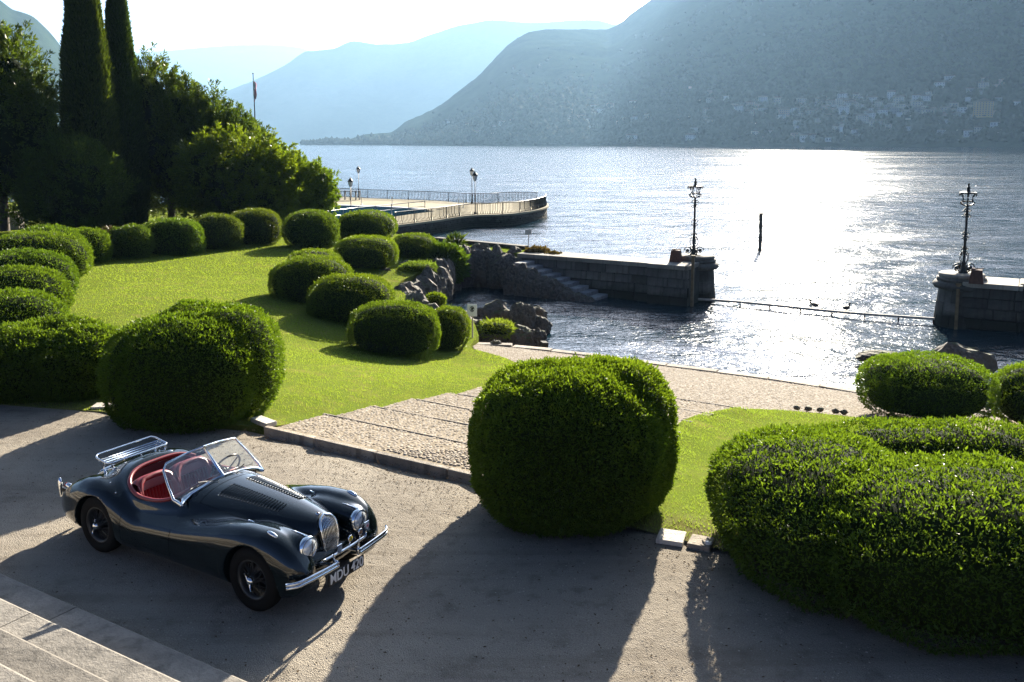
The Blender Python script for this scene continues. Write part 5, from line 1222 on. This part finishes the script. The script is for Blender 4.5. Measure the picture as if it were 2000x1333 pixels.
def shell(X, Y, Z):
    Y = np.abs(Y)
    s = sec(X, Y, Z, SP_W(X), SP_T(X), SP_B(X), 0, 2.35, -3.60, .41)
    f = sec(X, Y, Z, F_A(X), F_T(X), F_B(X), F_O(X)-F_A(X), 2.6, -2.6, .605)
    r = sec(X, Y, Z, R_A(X), R_T(X), R_B(X), R_O(X)-R_A(X), 2.5, -3.60, -1.65)
    n = sec(X, Y, Z, N_W(X), N_T(X), N_B(X), 0, 2.4, -.4, .50)
    hr = np.maximum(H_R(X), .01); h = np.maximum(np.hypot(Y-.40, Z-H_Z(X))-hr, np.maximum(-.45-X, X-.505))
    d = smin(s, n, .06); d = smin(d, f, .075); d = smin(d, r, .05); d = smin(d, h, .055)
    return smax(d, Z-CUT(X), .03)
def body_sdf(X, Y, Z):
    d = shell(X, Y, Z); A = np.abs(Y)
    for xc in (0.0, -2.591):
        w_ = np.maximum(np.hypot(X-xc, Z-.345)-(.378 if xc == 0 else .368), .47-A); d = smax(d, -w_, .012)
    d = smax(d, .175-Z, .012)
    return smax(d, -np.maximum(plan(X, Y), .30-Z), .012)
def grad(f, P, h=1e-3):
    X, Y, Z = P.T
    return np.stack([f(X+h, Y, Z)-f(X-h, Y, Z), f(X, Y+h, Z)-f(X, Y-h, Z), f(X, Y, Z+h)-f(X, Y, Z-h)], 1)/(2*h)
def project(f, P, it=6, lim=.02):
    for _ in range(it):
        g = grad(f, P); v = f(*P.T); st_ = -(v/((g**2).sum(1)+.05))[:, None]*g
        P = P+np.clip(st_, -lim, lim)
    return P
def surface_nets(f, lo, hi, h):
    ax = [np.arange(a, b+h, h) for a, b in zip(lo, hi)]; G = np.empty((len(ax[0]), len(ax[1]), len(ax[2])), np.float32)
    Yg, Zg = np.meshgrid(ax[1], ax[2], indexing='ij')
    for i, x in enumerate(ax[0]): G[i] = f(np.full_like(Yg, x), Yg, Zg)
    S = G < 0; c = np.zeros(tuple(q-1 for q in G.shape), np.int32)
    for a in (0, 1):
        for b in (0, 1):
            for d in (0, 1): c += S[a:a+c.shape[0], b:b+c.shape[1], d:d+c.shape[2]]
    act = (c > 0) & (c < 8); idx = -np.ones(c.shape, np.int64); ijk = np.argwhere(act); idx[act] = np.arange(len(ijk))
    acc = np.zeros((len(ijk), 3)); cnt = np.zeros(len(ijk))
    for axis in range(3):
        o = [q for q in range(3) if q != axis]
        for a in (0, 1):
            for b in (0, 1):
                p0 = ijk.copy(); p0[:, o[0]] += a; p0[:, o[1]] += b; p1 = p0.copy(); p1[:, axis] += 1
                v0, v1 = G[tuple(p0.T)], G[tuple(p1.T)]; m_ = (v0 < 0) != (v1 < 0); t = np.where(m_, v0/(v0-v1+1e-12), 0)
                q = p0.astype(float); q[:, axis] += t; acc[m_] += q[m_]; cnt[m_] += 1
    V = np.array(lo)+acc/cnt[:, None]*h; Fs = []
    for axis in range(3):
        o = [q for q in range(3) if q != axis]; sl0 = [slice(None)]*3; sl1 = [slice(None)]*3
        for q in o: sl0[q] = slice(1, -1); sl1[q] = slice(1, -1)
        sl0[axis] = slice(0, -1); sl1[axis] = slice(1, None)
        ch = S[tuple(sl0)] != S[tuple(sl1)]; e = np.argwhere(ch); ins = S[tuple(sl0)][ch]
        for q in o: e[:, q] += 1
        def cell(da, db):
            w_ = e.copy(); w_[:, o[0]] -= da; w_[:, o[1]] -= db; return idx[tuple(w_.T)]
        Q = np.stack([cell(1, 1), cell(0, 1), cell(0, 0), cell(1, 0)], 1)
        flip = ins if axis != 1 else ~ins; Q[~flip] = Q[~flip][:, ::-1]; Fs.append(Q)
    return V, np.concatenate(Fs)
CAR = empty('classic_roadster', (-2.344, 9.253, 0), 'dark green open vintage roadster with red seats and chrome trim parked on the gravel', 'car', None, R(-30.56))
def car_body():
    V, F = surface_nets(body_sdf, (-3.88, -.85, .14), (.72, .85, 1.10), .0165)
    V = project(body_sdf, V, 5, .008); g = grad(body_sdf, V, 2e-3); g /= np.linalg.norm(g, axis=1)[:, None]+1e-9
    C = V[F].mean(1); A = np.abs(C[:, 1])
    lining = (plan(C[:, 0], C[:, 1]) < .006) & (C[:, 2] < SP_T(C[:, 0])-.0) & (shell(*C.T) < -.014)
    bw = np.interp(C[:, 0], [-1.06, -.5, .0, .34], [.47, .425, .335, .21])
    bonnet = (C[:, 0] > -1.06) & (C[:, 0] < .34) & (A < bw) & (C[:, 2] > .62) & ~lining
    door = (C[:, 0] > -2.10) & (C[:, 0] < -1.26) & (A > .5) & (C[:, 2] > .30) & ~lining
    kind = np.zeros(len(F), int); kind[bonnet] = 1; kind[door & (C[:, 1] < 0)] = 2; kind[door & (C[:, 1] > 0)] = 3; kind[lining] = 4
    objs = {}
    for k, nm in enumerate(('body', 'bonnet', 'door', 'door', 'cockpit_lining')):
        f = F[kind == k]; u, inv = np.unique(f, return_inverse=True); me = mesh_np(nm, V[u], inv.reshape(-1, 4), True)
        me.normals_split_custom_set_from_vertices(g[u]); objs[k] = link(nm, me, M['leather_dark'] if k == 4 else M['paint'], CAR)
    return objs
body = car_body()
def top_z(x, y, f=shell):
    z = np.linspace(1.2, .3, 181); v = f(np.full_like(z, x), np.full_like(z, y), z); i = int(np.argmax(v < 0))
    if i == 0: return .5
    t = v[i-1]/(v[i-1]-v[i]); return z[i-1]+(z[i]-z[i-1])*t
def on_body(x, y, off=0.0): return (x, y, top_z(x, y)+off)
def side_pt(x, z, s=-1, off=.0):
    y = np.linspace(.95, .3, 200); v = shell(np.full_like(y, x), y, np.full_like(y, z)); i = max(1, int(np.argmax(v < 0))); t = v[i-1]/(v[i-1]-v[i]); return (x, s*(y[i-1]+(y[i]-y[i-1])*t+off), z)
# panel gaps
def gap(pts, parent, r=.0035):
    b = MB(); b.tube(pts, r*.7, 5); return b.build('panel_gap', M['seam'], parent)
for s, k in ((-1, 2), (1, 3)):
    for x in (-1.26, -2.10): gap([side_pt(x, z, s, .0005) for z in np.linspace(.30, min(.80, top_z(x, .70)-.03), 16)], body[k])
    gap([side_pt(x, .30, s, .0005) for x in np.linspace(-1.26, -2.10, 16)], body[k])
    gap([on_body(x, s*float(np.interp(x, [-1.06, -.5, .0, .34], [.47, .425, .335, .21])), .0003) for x in np.linspace(-1.06, .30, 40)], body[1])
gap([on_body(-1.06, y, .0003) for y in np.linspace(-.47, .47, 24)], body[1])
# louvres of the bonnet
for s in (-1, 1):
    for i in range(21):
        t = i/20; x = -.92+.80*t; y0 = s*.085; y1 = s*(.335-.115*t); b = MB(); pts = [on_body(x+.0*q, y0+(y1-y0)*q, .004) for q in np.linspace(0, 1, 6)]
        b.tube(pts, [.006, .014, .015, .015, .014, .006], 6, flat=.9); b.build('louvre', M['paint'], body[1])
# grille
GX = P_([.40, .47, .57, .68, .76, .82, .855, .87], [.452, .462, .466, .456, .436, .405, .375, .352]); GW = P_([.40, .47, .57, .68, .76, .82, .85, .87], [.050, .080, .108, .122, .122, .100, .065, .0])
gr = MB(); n_ = 26
V = []
for i in range(n_+1):
    z = .40+.469*i/n_
    for j in range(7): y = GW(z)*(j/3-1); V.append((float(GX(z))-.05-.8*float(y)**2, float(y), z))
gr.add(V, [(i*7+j, i*7+j+1, (i+1)*7+j+1, (i+1)*7+j) for i in range(n_) for j in range(6)], True); grille = gr.build('grille', M['black'], CAR)
zz = np.linspace(.40, .869, 24); loop = [(float(GX(z)-.8*GW(z)**2)-.01, -float(GW(z)), z) for z in zz]+[(float(GX(z)-.8*GW(z)**2)-.01, float(GW(z)), z) for z in zz[::-1]]
b = MB(); b.tube(loop, .013, 8, closed=True, up=(1, 0, 0)); b.build('grille_frame', M['chrome'], grille)
for j in range(11):
    f = (j-5)/5.8; b = MB(); pts = [(float(GX(z)-.8*(GW(z)*f)**2)-.006, float(GW(z))*f, z) for z in np.linspace(.415, .865-.035*f*f, 14)]
    b.tube(pts, .0042, 6, up=(1, 0, 0)); b.build('grille_slat', M['chrome'], grille)
b = MB(); b.lathe([(.026, 0), (.024, .008), (.0, .012)], 14, cap=False); o = b.build('bonnet_badge', M['chrome'], body[1]); p = on_body(.265, 0, .002); o.location = p; o.rotation_euler = (0, R(16), 0)
b = MB(); b.lathe([(.016, .009), (.014, .013), (0, .0145)], 12, cap=False); b.build('badge_enamel', plain('badge_enamel', (.12, .03, .02), .3), body[1]).location = p
# headlamps
RY = Matrix.Rotation(R(90), 3, 'Y')
for s in (-1, 1):
    b = MB(); b.lathe([(.112, -.05), (.123, -.02), (.124, .0), (.117, .018), (.104, .024), (.100, .014)], 28, (0, 0, 0), RY, cap=False); h = b.build('headlight', M['chrome'], CAR); h.location = (.500, s*.40, .686)
    b = MB(); b.lathe([(.103, .014), (.090, .030), (.062, .044), (.03, .051), (0, .053)], 24, (0, 0, 0), RY, cap=False); b.build('lens', M['lens'], h)
    b = MB(); b.tube([(.05, 0, -.095), (.058, 0, -.03), (.058, 0, .03), (.05, 0, .095)], .004, 5); b.tube([(.05, -.06, -.06), (.058, 0, 0), (.05, .06, .06)], .003, 5); b.build('lens_bar', M['black'], h)
    b = MB(); b.tube([(.26, s*.40, .830), (.42, s*.40, .818), (.49, s*.40, .806)], [.004, .009, .012], 6, flat=.7); b.build('headlight_spear', M['chrome'], CAR)
    # side lamps on the wings
    zt = top_z(.22, s*.62); b = MB(); b.ball((0, 0, 0), .05, 12, 8, (1.5, .5, .5)); sl = b.build('side_light', M['chrome'], CAR); sl.location = (.21, s*.62, zt+.002); sl.rotation_euler = (0, R(12), 0)
    b = MB(); b.ball((.055, 0, .0), .022, 10, 6, (1, .9, .9)); b.build('lens', M['lens'], sl)
# bumpers
def bar(pts, r, parent, nm='bumper_bar', flat=1.5): b = MB(); b.tube(pts, r, 8, up=(0, 0, 1), flat=flat); return b.build(nm, M['chrome'], parent)
b = MB(); b.tube([(.655-.02*(y/.35)**2, y, .55) for y in np.linspace(-.34, .34, 16)], .015, 10); fb = b.build('front_bumper', M['chrome'], CAR)
for s in (-1, 1):
    for zz_, off in ((.470, 0), (.434, .003)):
        bar([(.685-.06*max(0, (y-.10)/.69)**2-.06*max(0, (y-.66)/.13)**2+off, s*y, zz_) for y in np.linspace(.16, .795, 22)], .0145, fb, flat=1.25)
    b = MB(); b.ball((.672, s*.175, .455), .032, 12, 8, (.9, .7, 1.5)); b.build('over_rider', M['chrome'], fb)
    b = MB(); b.tube([(.655, s*.20, .565), (.66, s*.19, .50), (.64, s*.19, .45), (.40, s*.22, .42)], .016, 8); b.build('bracket', M['chrome'], fb)
# number plate
b = MB(); b.box((.655, 0, .305), (.012, .56, .13), 0, .004); npl = b.build('number_plate', M['black'], CAR)
tc_ = bpy.data.curves.new('plate_lettering', 'FONT'); tc_.body = 'MDU 420'; tc_.size = .142; tc_.extrude = .0025; tc_.align_x = 'CENTER'; tc_.align_y = 'CENTER'; tc_.offset = .0012
tmp = bpy.data.objects.new('tmp', tc_); COL.objects.link(tmp); bpy.context.view_layer.update(); me = bpy.data.meshes.new_from_object(tmp.evaluated_get(bpy.context.evaluated_depsgraph_get())); bpy.data.objects.remove(tmp)
me.name = 'plate_lettering'; xs = np.array([q.co.x for q in me.vertices]); k_ = .52/(xs.max()-xs.min())
o = link('plate_lettering', me, None, npl); me.materials.clear(); me.materials.append(M['white']); o.location = (.6635, 0, .305); o.rotation_euler = (R(90), 0, R(90)); o.scale = (k_, k_*1.18, 1)
# badges along the bumper bar
def badge(y, z, nm, shape, c1, c2):
    b = MB(); b.tube([(.655, y, .565), (.66, y, z)], .006, 6); pr = MB()
    if shape == 'disc': pr.lathe([(.036, -.006), (.036, .004), (.030, .008)], 18, (0, 0, 0), RY)
    elif shape == 'shield':
        poly = [(-.036, .045), (.036, .045), (.040, .0), (.028, -.035), (0, -.058), (-.028, -.035), (-.040, .0)]; pr.prism(poly, -.005, .005); pr.v = [(q[2], q[0], q[1]) for q in pr.v]; pr.f = [f[::-1] for f in pr.f]
    o = pr.build(nm, M['chrome'], CAR); o.location = (.668, y, z); b.build('stem', M['chrome'], o).location = (-.668, -y, -z)
    q = MB()
    if shape == 'disc': q.lathe([(.026, .0085), (.024, .011), (0, .0115)], 16, (0, 0, 0), RY, cap=False)
    else: q.prism([(-.027, .034), (.027, .034), (.030, .0), (.02, -.03), (0, -.044), (-.02, -.03), (-.03, .0)], .0055, .008); q.v = [(v_[2], v_[0], v_[1]) for v_ in q.v]; q.f = [f[::-1] for f in q.f]
    q.build('enamel', plain(nm+'_enamel', c1, .3), o)
    q = MB(); q.box((.0125, -.010, 0), (.002, .005, .034)); q.box((.0125, .010, 0), (.002, .005, .034)); q.box((.0125, 0, .0), (.002, .02, .005)); q.build('emblem', plain(nm+'_emblem', c2, .4), o)
badge(-.115, .60, 'plain_badge', 'shield', (.20, .24, .30), (.4, .45, .5)); badge(.06, .645, 'yellow_badge', 'disc', (.65, .50, .03), (.03, .03, .02)); badge(.225, .655, 'round_badge', 'disc', (.12, .035, .03), (.5, .35, .2)); badge(.33, .685, 'shield_badge', 'shield', (.55, .57, .6), (.5, .04, .04))
# wheels
def wheel():
    w_ = MB(); RX = Matrix.Rotation(R(90), 3, 'X')
    w_.lathe([(.205, -.065), (.222, -.065), (.222, -.055), (.195, -.03), (.195, .04), (.222, .06), (.222, .068), (.205, .068), (.188, .045), (.188, -.035), (.205, -.065)], 40, (0, 0, 0), RX, cap=False); o = w_.build('wheel', M['wire'], None)
    b = MB(); b.lathe([(.218, -.070), (.25, -.085), (.30, -.088), (.330, -.072), (.342, -.05), (.345, -.02), (.345, .02), (.342, .05), (.330, .072), (.30, .088), (.25, .085), (.218, .072)], 48, (0, 0, 0), RX, cap=False); b.build('tyre', M['rubber'], o)
    b = MB()
    for i in range(36):
        a0 = 2*math.pi*i/36; a1 = a0+(.55 if i % 2 else -.55); zz_ = .055 if i % 3 else -.03
        b.tube([(.05*math.cos(a1), -zz_-.02, .05*math.sin(a1)), (.192*math.cos(a0), -.02+.03*(i % 2), .192*math.sin(a0))], .0035, 5)
    b.build('spokes', M['wire'], o)
    b = MB(); b.lathe([(.055, -.05), (.055, .06), (.048, .075), (.040, .085)], 18, (0, 0, 0), RX); b.build('hub', M['wire'], o)
    b = MB(); b.lathe([(.045, .082), (.045, .10), (.034, .118), (.018, .126), (0, .128)], 16, (0, 0, 0), RX, cap=False)
    for s in (-1, 1): b.tube([(0, -.10, 0), (s*.05, -.112, 0), (s*.10, -.125, 0)], [.022, .018, .008], 8, flat=.6)
    sp = b.build('spinner', M['chrome'], o); sp.rotation_euler = (0, R(62), 0)
    b = MB(); b.lathe([(.0, -.04), (.15, -.04), (.15, -.07), (.0, -.07)], 24, (0, 0, 0), RX, cap=False); b.build('brake_drum', M['black'], o)
    return o
w0 = wheel(); w0.parent = CAR
pos = [((0, -.655, .345), 0), ((-2.591, -.645, .345), .8), ((0, .655, .345), .3), ((-2.591, .645, .345), 1.1)]
for k, (p, a_) in enumerate(pos):
    o = w0 if k == 0 else copy_tree(w0); o.parent = CAR; o.location = p; o.rotation_euler = (0, a_, 0 if p[1] < 0 else math.pi)
# cockpit rim
th_ = np.linspace(0, 2*math.pi, 96, endpoint=False); ring = []
for a_ in th_:
    c, s = math.cos(a_), math.sin(a_); x = -1.835+.573*math.copysign(abs(c)**(2/3.2), c); y = .572*math.copysign(abs(s)**(2/3.2), s); ring.append((x, y, top_z(x, y*1.02)+.008))
ring = np.array(ring)
for _ in range(3): ring[:, 2] = (ring[:, 2]*2+np.roll(ring[:, 2], 1)+np.roll(ring[:, 2], -1))/4
b = MB(); b.tube(ring, .025, 10, closed=True, flat=.9); b.build('cockpit_rim', M['leather'], CAR)
# seats
for s in (-1, 1):
    b = MB(); W_ = .25; yc = s*.262; V = []; nu, nv = 14, 10
    prof = [(-1.99, .40), (-2.025, .50), (-2.06, .62), (-2.095, .74), (-2.125, .83), (-2.155, .875), (-2.205, .885), (-2.25, .86), (-2.26, .77), (-2.24, .40)]
    for i, (x, z) in enumerate(prof):
        for j in range(nu+1):
            f = j/nu*2-1; wr = abs(f)**4; V.append((x+.055*wr*(1 if i < 6 else .3)+.0, yc+f*W_, z-.045*abs(f)**5*(1 if i > 3 else 0)))
    b.add(V, [(i*(nu+1)+j, i*(nu+1)+j+1, (i+1)*(nu+1)+j+1, (i+1)*(nu+1)+j) for i in range(len(prof)-1) for j in range(nu)], True); sb = b.build('seat_back', M['leather'], CAR); sb.location = (.02, 0, .035)
    for j in range(9):
        y = yc+(j-4)*.043; b = MB(); b.tube([(-1.995, y, .42), (-2.028, y, .52), (-2.06, y, .64), (-2.088, y, .755)], .0225, 7, up=(0, 1, 0)); b.build('pleat', M['leather'], sb)
    b = MB(); b.tube([(-2.03, yc-W_+.02, .45), (-2.06, yc-W_+.01, .69), (-2.125, yc-W_+.05, .825), (-2.155, yc-W_*.5, .86), (-2.16, yc, .866), (-2.155, yc+W_*.5, .86), (-2.125, yc+W_-.05, .825), (-2.06, yc+W_-.01, .69), (-2.03, yc+W_-.02, .45)], .036, 8); b.build('seat_roll', M['leather'], sb)
    b = MB(); b.box((-1.72, yc, .43), (.52, .47, .16), 0, .05); sc_ = b.build('seat_cushion', M['leather'], CAR); sc_.location = (.03, 0, .02)
    for j in range(8): b = MB(); b.tube([(-1.48, yc+(j-3.5)*.05, .512), (-1.95, yc+(j-3.5)*.05, .512)], .026, 7, flat=.5); b.build('pleat', M['leather'], sc_)
# dashboard, steering wheel
b = MB(); pts = [(-1.33+.05*(y/.5)**2, y, .90-.05*(y/.55)**2) for y in np.linspace(-.53, .53, 14)]; b.tube(pts, .045, 8); b.tube([(p[0]+.02, p[1], p[2]-.10) for p in pts], .06, 8); b.build('dashboard', M['leather'], CAR)
swM = Matrix.Rotation(R(-63), 3, 'Y'); swc = Vector((-1.49, .27, .925))
b = MB(); b.tube([swc+swM @ Vector((.215*math.cos(a_), .215*math.sin(a_), 0)) for a_ in np.linspace(0, 2*math.pi, 36, endpoint=False)], .0125, 8, closed=True); sw = b.build('steering_wheel', M['black'], CAR)
for k in range(4): a_ = math.pi/4+k*math.pi/2; b = MB(); b.tube([swc+swM @ Vector((.03*math.cos(a_), .03*math.sin(a_), -.03)), swc+swM @ Vector((.20*math.cos(a_), .20*math.sin(a_), 0))], .009, 6); b.build('wheel_spoke', M['black'], sw)
b = MB(); b.ball(tuple(swc+swM @ Vector((0, 0, -.02))), .04, 12, 8); b.tube([swc+swM @ Vector((0, 0, -.03)), swc+swM @ Vector((0, 0, -.35))], .02, 8); b.build('steering_column', M['black'], sw)
# windscreen: two flat panes in a chrome frame with centre pillar
pb_, pt_ = Vector((-1.215, 0, .995)), Vector((-1.535, 0, 1.285)); sbot, stop = Vector((-1.295, .60, .875)), Vector((-1.575, .535, 1.205))
b = MB(); b.tube([pb_+Vector((.035, 0, -.012)), pb_, pt_], [.03, .021, .017], 10); ws_ = b.build('windscreen_pillar', M['chrome'], CAR)
for s in (-1, 1):
    m_ = lambda v: Vector((v.x, v.y*s, v.z))
    tip = m_(Vector((-1.20, .60, .855))); bot = [pb_, m_(Vector((-1.21, .25, .975))), m_(Vector((-1.235, .45, .925))), m_(Vector((-1.235, .545, .885))), tip]
    topc = [m_(Vector((-1.565, .50, 1.235))), m_(Vector((-1.55, .25, 1.272))), pt_]
    side = [tip, m_(Vector((-1.30, .632, .905))), m_(Vector((-1.45, .592, 1.06))), m_(Vector((-1.555, .552, 1.17)))]
    fr = side[1:]+topc
    b = MB(); b.tube(side[:1]+fr, [.022, .017, .013, .013, .013, .013, .013], 8); f_ = b.build('windscreen_frame', M['chrome'], CAR)
    b = MB(); b.tube(bot, [.015, .018, .024, .034, .016], 8); b.build('frame_foot', M['chrome'], f_)
    gl = [pb_, bot[1], bot[2], bot[3], side[1], side[2], side[3], topc[0], topc[1], pt_]; nn_ = (pt_-pb_).cross(topc[0]-pb_).normalized(); g_ = MB(); g_.add([q-nn_*nn_.dot(q-pb_) for q in gl], [tuple(range(10))]); g_.build('windscreen_pane', M['screen'], CAR)
    b = MB(); b.tube([on_body(-1.13, s*.14, .012), (-1.17, s*.16, 1.0), (-1.235, s*.34, 1.02)], .005, 5); b.tube([(-1.235+.01*q, s*(.20+.26*q), 1.012-.03*q) for q in np.linspace(0, 1, 6)], .005, 5); b.build('wiper', M['black'], CAR)
b = MB(); b.tube([(-1.50, 0, 1.235), (-1.56, 0, 1.215)], .006, 6); b.box((-1.575, 0, 1.205), (.02, .15, .05), 0, .008); b.build('driving_mirror', M['black'], CAR)
# luggage rack
zr = .985; x0, x1, hw = -2.72, -3.02, .43
def rr(hx0, hx1, hy, r=.07, n=5):
    out = []
    for cx_, cy_, a0 in ((hx0-r, hy-r, 0), (hx1+r, hy-r, 90), (hx1+r, -hy+r, 180), (hx0-r, -hy+r, 270)):
        out += [(cx_+r*math.cos(R(a0+90*k/n)), cy_+r*math.sin(R(a0+90*k/n)), zr) for k in range(n+1)]
    return out
b = MB(); lp = rr(x0, x1, hw); lp = [(x, y, z+.05*max(0, (x0-x-.16)/.14)) for x, y, z in lp]; b.tube(lp, .011, 8, closed=True); rk_ = b.build('luggage_rack', M['chrome'], CAR)
for x in (-2.79, -2.86, -2.93): b = MB(); b.tube([(x, -hw+.003, zr), (x, hw-.003, zr)], .0105, 8); b.build('rack_bar', M['chrome'], rk_)
for s in (-1, 1):
    for x in (-2.74, -2.92): b = MB(); q = on_body(x, s*.36, -.002); b.tube([(x, s*.40, zr), (x+.01, s*.38, zr-.05), q], .010, 6); b.ball(q, .02, 8, 5); b.build('rack_foot', M['chrome'], rk_)
    b = MB(); b.tube([on_body(x, s*.345, .006) for x in np.linspace(-2.68, -3.12, 8)], .009, 6); b.build('rack_rail', M['chrome'], rk_)
# rear: over riders, lamps, filler cap, hood studs
for s in (-1, 1):
    b = MB(); b.ball((-3.70, s*.47, .50), .05, 12, 8, (.7, .6, 2.6)); ro = b.build('rear_bumper', M['chrome'], CAR); b = MB(); b.box((-3.60, s*.46, .48), (.2, .03, .05)); b.build('bracket', M['black'], ro)
    zz_ = top_z(-3.40, s*.54); b = MB(); b.ball((-3.40, s*.54, zz_+.02), .042, 12, 8, (1.5, .8, .9)); tl = b.build('tail_light', M['chrome'], CAR); b = MB(); b.ball((-3.455, s*.54, zz_+.02), .028, 10, 6); b.build('lens', plain('tail_lens', (.25, .01, .01), .2), tl)
b = MB(); b.ball((0, 0, 0), .04, 14, 8, (1, 1, .45)); b.build('filler_cap', M['chrome'], CAR).location = on_body(-2.72, .44, .008)
b = MB(); b.ball((-3.28, -.02, 0), .035, 12, 8, (.8, 5, .7)); q = b.build('boot_handle', M['chrome'], CAR); q.location = (0, 0, top_z(-3.28, 0)+.02)
for s in (-1, 1):
    for x, y in ((-2.62, .46), (-2.68, .25), (-2.50, .58), (-2.32, .64), (-2.70, .0)):
        if s > 0 and y == 0: continue
        b = MB(); b.ball(on_body(x, s*y, .004), .010, 8, 5); b.build('hood_stud', M['chrome'], CAR)
# bonnet catches
for s in (-1, 1): b = MB(); p, q = on_body(-.30, s*.47, .012), on_body(-.22, s*.455, .012); b.tube([p, q], .010, 6); b.build('bonnet_catch', M['chrome'], CAR)
